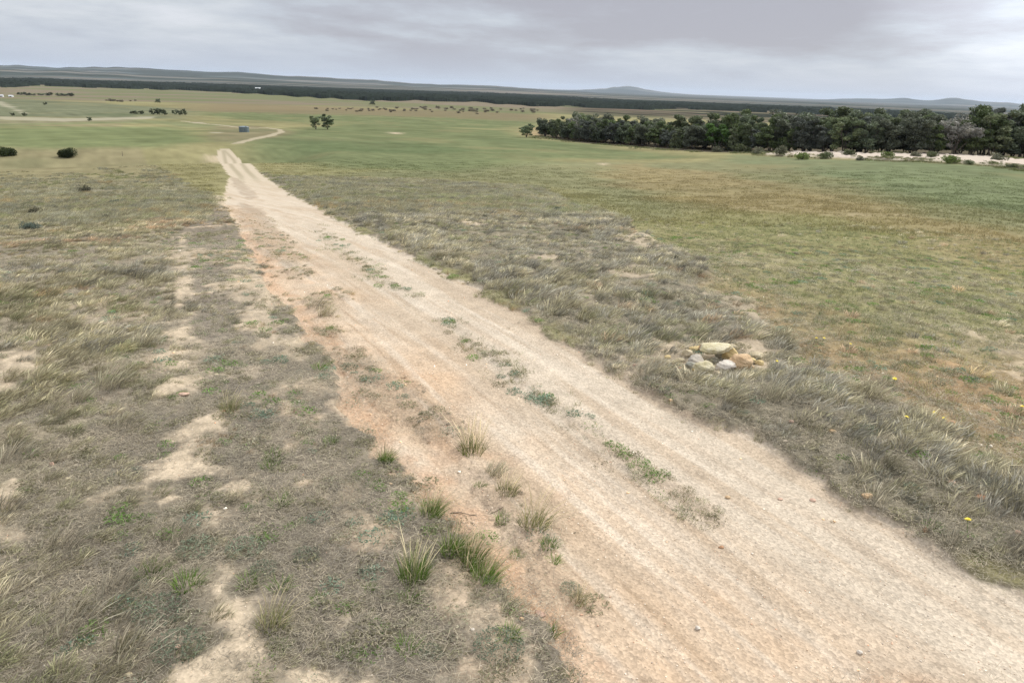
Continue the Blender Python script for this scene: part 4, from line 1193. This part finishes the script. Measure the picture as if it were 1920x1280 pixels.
def tank_and_sheds():
    M_T = noisy_material('tank_sheet', srgb((96, 110, 114)) * .9, srgb((112, 124, 126)) * .9, 2, .5, .05)
    M_R = noisy_material('tank_roof', srgb((112, 126, 134)) * .8, srgb((130, 142, 148)) * .8, 2, .5, .05)
    X, Y = at(458, 248); k = mpp(X, Y); R = 9.0 * k; Hh = 9.5 * k
    e = bpy.data.objects.new('water_tank', None); col.objects.link(e); e.location = (X, Y, gz(X, Y)); tag(e, 'round blue grey water tank beside the bend of the track', 'tank')
    n = 48; V = []; F = []
    prof = []
    for i in range(41):
        z = Hh * i / 40; prof.append((R * (1 + .006 * (1 if i % 2 else -1)), z - .05 * (i == 0)))
    for r_, z in prof:
        for j in range(n): V.append((r_ * math.cos(2 * math.pi * j / n), r_ * math.sin(2 * math.pi * j / n), z))
    for i in range(len(prof) - 1):
        for j in range(n): F.append((i * n + j, i * n + (j + 1) % n, (i + 1) * n + (j + 1) % n, (i + 1) * n + j))
    link('wall', np_mesh('tank_wall', np.array(V), np.array(F), M_T, True), e)
    V = []; F = []
    for r_, z in ((R * 1.02, Hh - .05), (R * 1.03, Hh + .02), (R * .7, Hh + .14), (R * .3, Hh + .24), (R * .02, Hh + .28)):
        for j in range(n): V.append((r_ * math.cos(2 * math.pi * j / n), r_ * math.sin(2 * math.pi * j / n), z))
    for i in range(4):
        for j in range(n): F.append((i * n + j, i * n + (j + 1) % n, (i + 1) * n + (j + 1) % n, (i + 1) * n + j))
    rf = link('roof', np_mesh('tank_roof', np.array(V), np.array(F), M_R, True), e)
    v, f = tube([(R * .55, -R * .3, Hh + .12), (R * .55, -R * .3, Hh + .34)], [.26, .25], 16)
    bm = bmesh.new(); vs = [bm.verts.new(p) for p in v]; [bm.faces.new([vs[i] for i in q]) for q in f]; bm.faces.new(vs[-16:]); bm.normal_update()
    me = bpy.data.meshes.new('hatch'); bm.to_mesh(me); bm.free(); me.materials.append(M_R); link('hatch', me, rf)
    M_W = noisy_material('shed_wall', srgb((225, 225, 222)) * .8, srgb((238, 238, 235)) * .8, 2, .6, .05)
    M_RF = noisy_material('shed_roof', srgb((205, 208, 210)) * .9, srgb((225, 228, 230)) * .9, 1, .4, .05)
    M_D = noisy_material('shed_door', srgb((90, 95, 100)) * .6, srgb((110, 112, 116)) * .6, 1, .5, .05)
    def shed(x, y, w, h, lb, dd=.6, rot=.3):
        X, Y = at(x, y); k = mpp(X, Y); w *= k; h *= k; d = w * dd
        e = bpy.data.objects.new('farm_shed', None); col.objects.link(e); e.location = (X, Y, gz(X, Y) - .1); e.rotation_euler = (0, 0, rot); tag(e, lb, 'shed')
        hw = h * .7
        V = [(-w/2, -d/2, -.3), (w/2, -d/2, -.3), (w/2, d/2, -.3), (-w/2, d/2, -.3), (-w/2, -d/2, hw), (w/2, -d/2, hw), (w/2, d/2, hw), (-w/2, d/2, hw), (-w/2, 0, h), (w/2, 0, h)]
        me = bpy.data.meshes.new('shed_wall'); me.from_pydata(V, [], [(0, 1, 5, 4), (2, 3, 7, 6), (1, 2, 6, 9, 5), (3, 0, 4, 8, 7)]); me.materials.append(M_W); link('wall', me, e)
        o = .04 * w; t = .03 * h
        V = []; F = []
        for s in (-1, 1):
            b = len(V)
            V += [(-w/2 - o, s * (d/2 + o), hw - .1 * h), (w/2 + o, s * (d/2 + o), hw - .1 * h), (w/2 + o, 0, h + t), (-w/2 - o, 0, h + t)]
            V += [(p[0], p[1], p[2] + t) for p in V[b:b + 4]]
            F += [tuple(b + i for i in q) for q in ((0, 1, 2, 3), (4, 5, 6, 7), (0, 1, 5, 4), (1, 2, 6, 5), (2, 3, 7, 6), (3, 0, 4, 7))]
        me = bpy.data.meshes.new('shed_roof'); me.from_pydata(V, [], F); me.materials.append(M_RF); link('roof', me, e)
        me = bpy.data.meshes.new('shed_door'); q = w * .14
        V = [(x_, y_, z_) for z_ in (0, hw * .8) for (x_, y_) in ((-q, -d/2 - .06), (q, -d/2 - .06), (q, -d/2 - .01), (-q, -d/2 - .01))]
        me.from_pydata(V, [], [(0, 1, 5, 4), (1, 2, 6, 5), (2, 3, 7, 6), (3, 0, 4, 7), (4, 5, 6, 7)]); me.materials.append(M_D); link('door', me, e)
    shed(484, 170, 9, 5, 'white gabled shed shining before the dark far forest')
    shed(3, 182, 7, 4, 'pale farm shed at the left frame edge, far off', .5, .1)
    shed(21, 182, 8, 3.2, 'low pale farm shed right of another pale shed', .5, -.1)
    # thin post on the crest
    X, Y = at(230, 293); k = mpp(X, Y)
    v, f = tube([(0, 0, -.1), (0.01, 0, .5), (0, .01, 9 * k)], [.045, .04, .035], 8)
    v2, f2 = tube([(0, 0, 9 * k), (0, 0, 9 * k + .02)], [.035, .002], 8)
    o = link('fence_post', np_mesh('fence_post', *merge([(v, f), (v2, f2)]), M_BARK, True), None, (X, Y, gz(X, Y))); tag(o, 'thin weathered post standing alone on the crest', 'post')
tank_and_sheds()

# ------------------------------------------------------------------ the stones of the cairn
def rock_mat(name, c1, c2, c3=None, scale=5):
    return noisy_material(name, alb(c1, .78), alb(c2, .78), scale, .9, .55, None if c3 is None else alb(c3, .78))
RM = {
    'cream': rock_mat('cream_stone', (190, 178, 136), (222, 212, 182), (188, 166, 112), 6),
    'grey': rock_mat('grey_stone', (160, 158, 142), (190, 186, 170), (150, 150, 110)),
    'lilac': rock_mat('lilac_stone', (178, 170, 156), (200, 190, 174), (160, 160, 128)),
    'pinkwhite': rock_mat('pink_white_stone', (208, 198, 184), (226, 216, 202)),
    'orange': rock_mat('orange_stone', (204, 170, 130), (220, 192, 154), (190, 146, 100), 6),
    'yellow': rock_mat('yellow_stone', (204, 178, 124), (222, 202, 152), (182, 140, 84), 4),
    'rust': rock_mat('rust_stone', (180, 136, 102), (200, 158, 122)),
    'sand': rock_mat('sand_stone', (196, 180, 146), (216, 202, 172)),
    'salmon': rock_mat('salmon_stone', (200, 164, 142), (214, 184, 162)),
}
def rock(name, px, py, wpx, hpx, mat, lb, seed, lift=0, deep=.8, tilt=(0, 0), cat='stone', group=None, dy=0, sink=.25):
    if cat == 'stone' and group: py += 0
    X, Y = at(px, py); k = mpp(X, Y); w = wpx * k / 2 * (1.17 if group else .85); h = hpx * k / 2 * (1.15 if group else .8)
    v, f = rock_data(seed, 4, 11, rough=.10, hard=22, sx=w * 1.12, sy=w * deep * 1.1, sz=h * 1.15)
    me = np_mesh(name, v, f, RM[mat], True)
    o = link(name, me, None, (X, Y + dy, gz(X, Y) + h * (1 - sink) + lift)); o.rotation_euler = (tilt[0], tilt[1], 0)
    tag(o, lb, cat, group); return o
def cairn():
    G = 'stones of the hollow pile beside the track'
    # (x, y) = where the stone touches the soil
    rock('stone', 1335, 680, 50, 13, 'cream', 'large flat cream stone roofing the dark hollow of the pile', 301, lift=.31, deep=.7, tilt=(RAD(8), RAD(-4)), group=G, sink=0)
    rock('stone', 1327, 668, 26, 13, 'rust', 'dark rusty stone hidden at the back under the flat roof stone', 302, deep=.6, group=G, dy=.05)
    rock('stone', 1304, 659, 20, 10, 'yellow', 'dull yellow stone at the back left, touching the flat roof stone', 303, deep=.6, group=G)
    rock('stone', 1288, 669, 16, 15, 'sand', 'small round cream stone at the left end of the pile', 304, group=G)
    rock('stone', 1305, 684, 22, 18, 'lilac', 'grey lilac stone in front of the small round one', 305, deep=.9, group=G)
    rock('stone', 1296, 692, 18, 14, 'grey', 'grey green lichened stone low on the left front', 306, group=G)
    rock('stone', 1319, 698, 29, 21, 'cream', 'pale yellow angular stone, foremost of the pile', 307, deep=.8, group=G)
    rock('stone', 1306, 699, 15, 10, 'yellow', 'small yellow stone tucked left of the foremost one', 308, group=G)
    rock('stone', 1336, 685, 20, 15, 'grey', 'rounded grey stone sitting in the mouth of the hollow', 309, group=G)
    rock('stone', 1358, 695, 29, 19, 'pinkwhite', 'smooth pinkish white stone right of the hollow mouth', 310, deep=.75, group=G)
    rock('stone', 1368, 674, 22, 22, 'yellow', 'golden upright stone holding up the right end of the roof stone', 311, deep=.7, group=G)
    rock('stone', 1387, 689, 34, 25, 'orange', 'big peach orange boulder at the right of the pile', 312, deep=.8, group=G)
    rock('stone', 1403, 690, 16, 11, 'orange', 'small orange chip in front of the big peach boulder', 313, group=G)
    rock('stone', 1408, 682, 16, 13, 'yellow', 'small yellow stone right of the big peach boulder', 314, group=G)
    rock('stone', 1418, 672, 22, 10, 'sand', 'flat tan stone at the far right end of the pile', 315, group=G)
    rock('stone', 1373, 656, 14, 9, 'sand', 'small cream stone behind the golden upright one', 316, group=G)
    rock('stone', 1350, 672, 16, 14, 'grey', 'shaded grey stone inside the right of the hollow', 317, group=G)
    for i_, (x_, y_, w_, h_, m_, lb_) in enumerate(((1276, 678, 13, 8, 'sand', 'small tan stone lying loose left of the pile on bare soil'), (1252, 672, 10, 6, 'yellow', 'yellow chip lying farthest left of the pile on bare soil'),
            (1284, 700, 13, 9, 'cream', 'small cream stone spilled at the lower left of the pile'), (1345, 703, 11, 7, 'sand', 'small tan stone in front of the pinkish white one'),
            (1424, 684, 13, 8, 'yellow', 'small ochre stone spilled at the right of the pile'), (1330, 708, 10, 6, 'pinkwhite', 'white chip just below the foremost stone of the pile'))):
        rock('stone', x_, y_, w_, h_, m_, lb_, 330 + i_, group=G)
    L_ = [(1271, 692, 16, 8, 'rust', 'rusty flat stone on bare soil left of the pile'), (1262, 684, 9, 4, 'rust', 'thin rusty chip on bare soil left of the pile'), (1190, 690, 8, 5, 'salmon', 'small salmon stone at the verge edge left of the pile'),
          (1560, 812, 15, 8, 'orange', 'orange stone half hidden in verge grass by the track'), (1484, 794, 10, 7, 'salmon', 'salmon stone at the grass edge above the track'), (1625, 936, 20, 12, 'orange', 'orange stone at the edge of verge grass and track'),
          (1524, 938, 13, 5, 'salmon', 'flat pinkish stone lying on the pale gravel'), (1463, 936, 10, 4, 'salmon', 'faint pink flat stone on the gravel, left of a similar one'), (1784, 905, 14, 8, 'salmon', 'pinkish red stone deep in the grey verge grass'),
          (1733, 1001, 9, 13, 'rust', 'upright rusty stone at the track edge near grass'), (1838, 934, 22, 9, 'rust', 'reddish flat stone in dark grass near right frame edge'), (1907, 1002, 12, 9, 'salmon', 'pale red stone at the right frame edge'),
          (344, 740, 22, 7, 'salmon', 'flat pink stone on the thin left grass beside bare soil'), (332, 1213, 13, 9, 'salmon', 'pink stone in the green herbs, lower left'), (240, 1266, 16, 10, 'sand', 'cream stone in dead grass at the bottom edge'),
          (98, 873, 8, 13, 'salmon', 'small upright pink stone in dry grass, left'), (978, 1162, 11, 10, 'orange', 'orange pebble beside a gully tuft, lower middle'), (1012, 1152, 22, 8, 'salmon', 'salmon patch-like flat stone in the reddish gully'),
          (128, 898, 11, 6, 'sand', 'pale flat stone among left dry grass'), (1364, 933, 10, 7, 'orange', 'small tan orange stone alone on the pale gravel lane'), (1352, 1026, 10, 6, 'rust', 'brown clod on the track below the weed strip'),
          (886, 1180, 8, 6, 'pinkwhite', 'white chip near the lower green tussocks'), (1308, 1178, 11, 9, 'pinkwhite', 'white pebble on the tan lane, lower right'), (1612, 1224, 13, 10, 'pinkwhite', 'white pebble near the bottom right of the track'),
          (1518, 646, 8, 6, 'pinkwhite', 'white stone beside yellow flowers at the paddock edge'), (1594, 680, 6, 5, 'pinkwhite', 'tiny white stone in the paddock above a yellow flower'), (1835, 835, 11, 7, 'sand', 'cream stone on brown paddock soil near right edge'),
          (1703, 812, 14, 8, 'sand', 'pale stone just below a yellow flower'), (406, 703, 8, 5, 'sand', 'pale pebble on the thin left grass strip'), (1920, 820, 8, 8, 'sand', 'cream stone on paddock soil at the frame edge')]
    for i, (x, y, w, h, m, lb) in enumerate(L_):
        rock('loose_stone', x, y, w, h, m, lb, 400 + i, deep=.75, cat='stone', sink=.45)
cairn()

# ------------------------------------------------------------------ single tussocks that stand out
def tussocks():
    kinds = {}
    def mk(kind, seed):
        P_ = dict(
            green=dict(n=210, rad=.11, h=.33, lean=(.30, .1), wid=.0034, col_a=(.10, .20, .03), col_b=(.19, .25, .06), splay=.45, droop=.25),
            greenlow=dict(n=110, rad=.10, h=.16, lean=(.1, 0), wid=.0045, col_a=(.11, .21, .035), col_b=(.19, .27, .065), splay=.9, droop=.4),
            yellowgreen=dict(n=110, rad=.12, h=.24, lean=(.2, .05), wid=.004, col_a=(.20, .22, .07), col_b=(.26, .26, .12), splay=.6, droop=.3),
            gold=dict(n=150, rad=.15, h=.38, lean=(.6, .25), wid=.003, col_a=(.40, .35, .23), col_b=(.32, .30, .21), splay=.35, droop=.3, heads=.4),
            brown=dict(n=120, rad=.17, h=.33, lean=(.5, .25), wid=.003, col_a=(.32, .275, .20), col_b=(.25, .235, .17), splay=.5, droop=.3, heads=.4),
            blue=dict(n=0))[kind]
        if kind == 'blue':
            d = leaves(620, .17, .10, .011, seed, (.14, .175, .11), (.21, .24, .165))
        else:
            d = blades(seed=seed, **P_)
        me = np_mesh('tuft_' + kind, d[0], d[1], M_PLANT); vattr(me, 'vary', d[2]); return me
    straw = []
    for i in range(3):
        d = blades(40, .09, .50, (.30, .08), .0018, 650 + i, col_a=(.50, .42, .26), col_b=(.38, .33, .2), splay=.45, heads=.8, droop=.2); me = np_mesh('straw', d[0], d[1], M_PLANT); vattr(me, 'vary', d[2]); straw.append(me)
    for k in ('green', 'greenlow', 'yellowgreen', 'gold', 'brown', 'blue'):
        kinds[k] = [mk(k, 630 + 7 * j + len(k)) for j in range(2)]
    H0 = dict(green=.33, greenlow=.14, yellowgreen=.22, gold=.36, brown=.32, blue=.13)
    L_ = [('green', 775, 1085, 78, 'tall green tussock with straw tops, left of the longest green clump'), ('green', 850, 1035, 70, 'tall green tussock at the upper end of the long green clump'),
          ('green', 880, 1062, 74, 'tall green tussock in the middle of the long green clump'), ('green', 908, 1090, 66, 'green tussock with straw tips at the lower end of the clump'),
          ('greenlow', 768, 1122, 36, 'short green tuft just below the tall left tussock'), ('green', 808, 968, 56, 'green tussock at the gully edge above the long clump'), ('green', 722, 864, 40, 'slender green tuft standing alone in the sandy gully'),
          ('yellowgreen', 950, 922, 34, 'yellow green tuft with straw heads on the roadside island'), ('greenlow', 900, 912, 22, 'small low green tuft left of the yellow green one'), ('yellowgreen', 885, 845, 44, 'straw coloured tuft with green base on the island'),
          ('gold', 925, 890, 46, 'thin golden tuft at the edge of the tan lane'), ('greenlow', 1030, 1022, 32, 'bright green low tuft on the sandy edge of the lane'), ('greenlow', 1038, 1050, 26, 'second bright green low tuft just below its twin'),
          ('greenlow', 968, 1040, 24, 'dark green tuft on sand between clump and lane'), ('yellowgreen', 1000, 985, 50, 'loose yellow green tuft with pale stalks beside the tan lane'), ('greenlow', 945, 975, 32, 'green tuft beside the fallen stick'),
          ('blue', 1070, 1105, 26, 'blue grey herb alone on the tan lane'), ('yellowgreen', 1085, 1128, 26, 'tiny yellow green tuft under the blue grey herb'), ('greenlow', 1032, 1184, 34, 'green cushion tuft at the rusty gully edge'),
          ('gold', 950, 1150, 56, 'wispy golden tuft left of the rusty gully'), ('greenlow', 600, 690, 26, 'green tuft on the rim of the sandy gully'), ('blue', 655, 690, 22, 'grey green herb on the island past the gully'),
          ('yellowgreen', 430, 768, 30, 'yellow green tuft on the thin left grass strip'), ('greenlow', 515, 858, 34, 'bright green tuft left of the gully, middle of strip'), ('greenlow', 505, 875, 30, 'bright green tuft touching another on the left strip'),
          ('greenlow', 620, 828, 24, 'green tuft beside a white pebble on the left strip'), ('greenlow', 525, 945, 36, 'green tuft below the bright pair on the strip'), ('blue', 370, 1030, 46, 'broad blue green herb among dark grass, upper one'),
          ('greenlow', 285, 1075, 50, 'broad green herb clump in the left dry grass'), ('greenlow', 350, 1095, 50, 'dense green herb clump lower left beside bare patches'), ('blue', 300, 1150, 60, 'blue green herb mat under the green clumps'),
          ('greenlow', 468, 1092, 40, 'vivid green tuft right of the bare patch, lower left'), ('greenlow', 525, 1100, 40, 'vivid green tuft next to blue herbs, lower left'), ('blue', 495, 1068, 32, 'blue green herb between two vivid tufts'),
          ('blue', 460, 1030, 44, 'blue green herb above the vivid tufts'), ('blue', 575, 1045, 34, 'grey blue herb on the strip right of others'), ('greenlow', 600, 1125, 34, 'green tuft near the middle bottom of the strip'),
          ('greenlow', 765, 1215, 44, 'green tuft low in the middle, near the frame bottom'), ('blue', 808, 1225, 30, 'blue green herb beside the low green tuft'), ('greenlow', 650, 1225, 30, 'green tuft right of the sandy hollow at the bottom'),
          ('blue', 335, 1215, 60, 'blue green herb mat next to a pink stone'), ('greenlow', 525, 1215, 34, 'green tuft between two bare sand hollows'), ('blue', 935, 1215, 60, 'blue green herb spread near the rusty gully bottom'),
          ('greenlow', 955, 1190, 40, 'green herb spread above its blue neighbour'), ('yellowgreen', 510, 1170, 50, 'olive tuft right of the sandy spot, lower left'), ('greenlow', 695, 1105, 24, 'small green tuft left of tall tussocks'),
          ('gold', 270, 650, 60, 'golden grass tussock highest of the golden ones, left'), ('gold', 205, 725, 66, 'largest golden brown tussock on the left slope'), ('gold', 148, 750, 48, 'golden tussock left of the largest golden one'),
          ('brown', 20, 865, 60, 'brown seeding tussock at the left frame edge'), ('brown', 232, 800, 52, 'brown tussock below the golden ones'), ('brown', 110, 1030, 80, 'tall brown windswept tussock, lower left'),
          ('brown', 230, 1235, 90, 'big olive brown tussock near the bottom left corner'), ('brown', 215, 1110, 70, 'brown tussock leaning over the green herbs'), ('brown', 130, 1180, 90, 'long-bladed brown tussock in the bottom left'),
          ('brown', 5, 960, 60, 'brown tussock cut by the left frame edge'), ('brown', 330, 1010, 60, 'brown tussock behind the blue green herbs'), ('gold', 440, 935, 44, 'yellowish tussock right of the sandy clearing'),
          ('brown', 1640, 940, 50, 'brown tuft at the track edge beside an orange stone'), ('brown', 1785, 1035, 50, 'tuft standing off the verge on pale gravel'), ('brown', 1900, 1040, 60, 'tuft on the gravel at the right frame edge'),
          ('brown', 1745, 995, 40, 'straw tuft by the upright rusty stone'), ('brown', 1215, 700, 44, 'brown tuft on the bare edge left of the pile'), ('gold', 1445, 745, 60, 'pale windswept tussock right below the pile'),
          ('gold', 1370, 755, 56, 'pale windswept tussock below the pile, nearer the track'), ('greenlow', 1450, 700, 20, 'tiny green plant right of the pile'), ('blue', 1625, 812, 30, 'blue green herb in the verge near an orange stone'),
          ('greenlow', 1560, 735, 28, 'green tuft inside the grey verge grass'), ('gold', 610, 590, 40, 'dry tussock on the grassy island of the track'), ('brown', 590, 575, 34, 'brown tussock at the left of the grassy island'),
          ('greenlow', 620, 680, 14, 'tiny green tuft in the gully beside the island'), ('greenlow', 620, 617, 16, 'small green tuft on sand below the grassy island')]
    g = np.random.default_rng(3)
    for i, (k, x, y, hpx, lb) in enumerate(L_):
        X, Y = at(x, y); s = hpx * mpp(X, Y) / H0[k] / (1.0 if k in ('green', 'yellowgreen') else 1.15)
        if k in ('greenlow', 'blue'): s = hpx * 1.15 * mpp(X, Y) / .24
        me = kinds[k][i % 2]; rot = g.normal(0, .4)
        grp = 'grass tussocks standing out beside the track'
        if k in ('green', 'yellowgreen'):
            e = bpy.data.objects.new('grass_tussock', None); col.objects.link(e); e.location = (X, Y, gz(X, Y)); e.rotation_euler = (0, 0, rot); e.scale = (s, s, s)
            link('blades', me, e); link('seed_stalks', straw[i % 3], e)
            tag(e, lb, 'grass tussock', grp)
        else:
            nm = 'herb' if k == 'blue' else 'grass_tussock'
            o = link(nm, me, None, (X, Y, gz(X, Y))); o.rotation_euler = (0, 0, rot); o.scale = (s, s, s)
            tag(o, lb, 'herb' if k == 'blue' else 'grass tussock', 'low herbs standing out beside the track' if k == 'blue' else grp)
tussocks()

def small_things():
    M_Y = noisy_material('yellow_petals', (.78, .60, .02), (.85, .70, .05), 20, .5, .1)
    M_G = noisy_material('flower_stem', (.08, .13, .03), (.12, .18, .05), 20, .6, .1)
    g = np.random.default_rng(12)
    v, f = tube([(0, 0, -.01), (.006, .002, .06), (.004, 0, .11)], [.0022, .002, .0018], 5)
    V = [v]; F = [f]; b = len(v)
    for i in range(8):      # leaf rosette
        a = i * .785; d = np.array([math.cos(a), math.sin(a), 0]); e = np.array([-math.sin(a), math.cos(a), 0])
        V.append(np.array([d * .004, d * .035 + e * .007 + [0, 0, .012], d * .07 + [0, 0, .006], d * .035 - e * .007 + [0, 0, .012]])); F.append(np.array([[b, b + 1, b + 2, b + 3]])); b += 4
    stem_me = np_mesh('flower_stem', np.concatenate(V), np.concatenate(F), M_G)
    V = []; F = []; b = 0
    for ring, (n, r1, z) in enumerate(((14, .024, .112), (11, .017, .117), (7, .010, .121))):
        for i in range(n):
            a = 2 * math.pi * i / n + ring; d = np.array([math.cos(a), math.sin(a), 0]); e = np.array([-math.sin(a), math.cos(a), 0])
            V.append(np.array([d * .002 + [.004, 0, z - .003], d * r1 * .6 + e * .0035 + [.004, 0, z], d * r1 + [.004, 0, z + .002], d * r1 * .6 - e * .0035 + [.004, 0, z]])); F.append(np.array([[b, b + 1, b + 2, b + 3]])); b += 4
    head_me = np_mesh('flower_head', np.concatenate(V), np.concatenate(F), M_Y)
    for x, y, s, lb in ((1530, 650, 1.2, 'yellow flower next to the white stone at the paddock edge'), (1540, 645, 1.0, 'yellow flower just right of another by the white stone'), (1671, 728, 1.4, 'single yellow flower on bare paddock soil'),
                        (1692, 801, 1.2, 'yellow flower just above a pale stone'), (1751, 796, 1.4, 'yellow flower, left one of the close pair'), (1765, 799, 1.1, 'yellow flower, right one of the close pair'),
                        (1913, 784, 1.3, 'yellow flower near the right frame edge in the paddock'), (1813, 1004, 1.3, 'yellow flower at the track edge in the verge tufts'), (1590, 655, .9, 'small yellow flower in olive grass of the paddock'),
                        (1452, 688, .9, 'small yellow flower on the tiny green plant by the pile')):
        X, Y = at(x, y); e = bpy.data.objects.new('yellow_flower', None); col.objects.link(e); e.location = (X, Y, gz(X, Y)); e.scale = (s * 1.25,) * 3; e.rotation_euler = (RAD(12), 0, x)
        link('stem', stem_me, e); link('flower_head', head_me, e); tag(e, lb, 'flower', 'yellow flowers dotted along the paddock edge')
    M_S = noisy_material('dead_wood', srgb((120, 105, 88)) * .7, srgb((160, 145, 124)) * .7, 30, .9, .4)
    def stick(x0, y0, x1, y1, r, lb, seed):
        gg = np.random.default_rng(seed); a = np.array(at(x0, y0)); b_ = np.array(at(x1, y1)); n = 7; pts = []
        for i in range(n):
            p = a + (b_ - a) * i / (n - 1) + gg.normal(0, .012, 2) * (0 < i < n - 1); pts.append((p[0] - a[0], p[1] - a[1], gz(*p) - gz(*a) + r * .8 + .012 * math.sin(i * 1.3)))
        parts = [tube(pts, np.linspace(r, r * .45, n), 7)]
        m = np.array(pts[4]); d = np.array(pts[5]) - m; sd_ = np.array([-d[1], d[0], .02]); parts.append(tube([m, m + d * .8 + sd_ * .7], [r * .5, r * .2], 5))
        m = np.array(pts[2]); parts.append(tube([m, m + d * .7 - sd_ * .6], [r * .5, r * .2], 5))
        v, f = merge(parts); o = link('stick', np_mesh('stick', v, f, M_S, True), None, (a[0], a[1], gz(*a))); tag(o, lb, 'stick')
    stick(845, 962, 945, 951, .006, 'long thin dead stick lying on sand above the green clump', 1)
    stick(1060, 1195, 1075, 1228, .004, 'short curved twig on the gully rim near the bottom', 2)
    stick(1745, 975, 1770, 935, .006, 'pale bent dead stem leaning in the verge grass', 3)
    stick(1360, 705, 1400, 700, .005, 'thin brown stick lying in front of the peach boulder', 4)
    stick(60, 1085, 175, 1045, .003, 'long pale dead stalk across the dark grass, lower left', 5)
small_things()

# ------------------------------------------------------------------ the far wood, one mass
def forest():
    azs = np.radians(np.arange(-42, 42, .05)); lrs = np.arange(math.log(1180), math.log(6000), .0075)
    A, Lr = np.meshgrid(azs, lrs); r = np.exp(Lr); x = r * np.sin(A); y = r * np.cos(A); ad = np.degrees(A)
    edge_n = .10 * vnoise(ad / 4, Lr * 0 + 2, 501) + .05 * vnoise(ad / .9, Lr * 0 + 2, 502)
    near = np.interp(ad, [-40, -33, -24, -20, -14, 2, 8, 20, 40], [math.log(q) for q in (2500, 2400, 2300, 1900, 1800, 1750, 1900, 2100, 2200)]) + edge_n
    farb = np.interp(ad, [-40, -20, 0, 3, 10, 40], [math.log(q) for q in (4300, 4600, 4600, 4300, 3600, 3600)]) + edge_n * .6
    m = ((Lr - near) > 0) & ((farb - Lr) > 0)
    hole = fbm(A * 700, Lr * 520, 9, 3, 503)
    m &= ~((hole > .5) & (Lr - near > .12))
    m &= ~((ad > 3) & (fbm(A * 300, Lr * 1500, 30, 3, 504) > .12 - .12 * sstep(2, 5, ad)))
    m &= ~((ad < -19) & (fbm(A * 600, Lr * 1500, 26, 3, 507) > .32))
    h = np.where(m, 7.5 + 2.5 * vnoise(x / 14, y / 14, 505) + 1.5 * vnoise(x / 5, y / 5, 506), -3.0)
    # extra belts near the edge of the plain, right
    z = T(x, y) + h
    col_ = alb((52, 60, 50), .36)[None] * (1 + .35 * vnoise(x / 30, y / 30, 508).ravel()[:, None])
    nr, na = x.shape
    V = np.stack([x.ravel(), y.ravel(), z.ravel()], 1)
    i = np.arange(nr - 1)[:, None] * na; j = np.arange(na - 1)[None]
    F = np.stack([i + j, i + j + 1, i + na + j + 1, i + na + j], -1).reshape(-1, 4)
    keep = m.ravel()[F].any(1); F = F[keep][:, ::-1]
    idx, inv = np.unique(F, return_inverse=True)
    me = np_mesh('forest', V[idx], inv.reshape(F.shape), M_WOOD); vattr(me, 'vary', col_[idx])
    tag(link('forest', me), 'dark far forest lying across the plain', 'forest', kind='stuff')
forest()
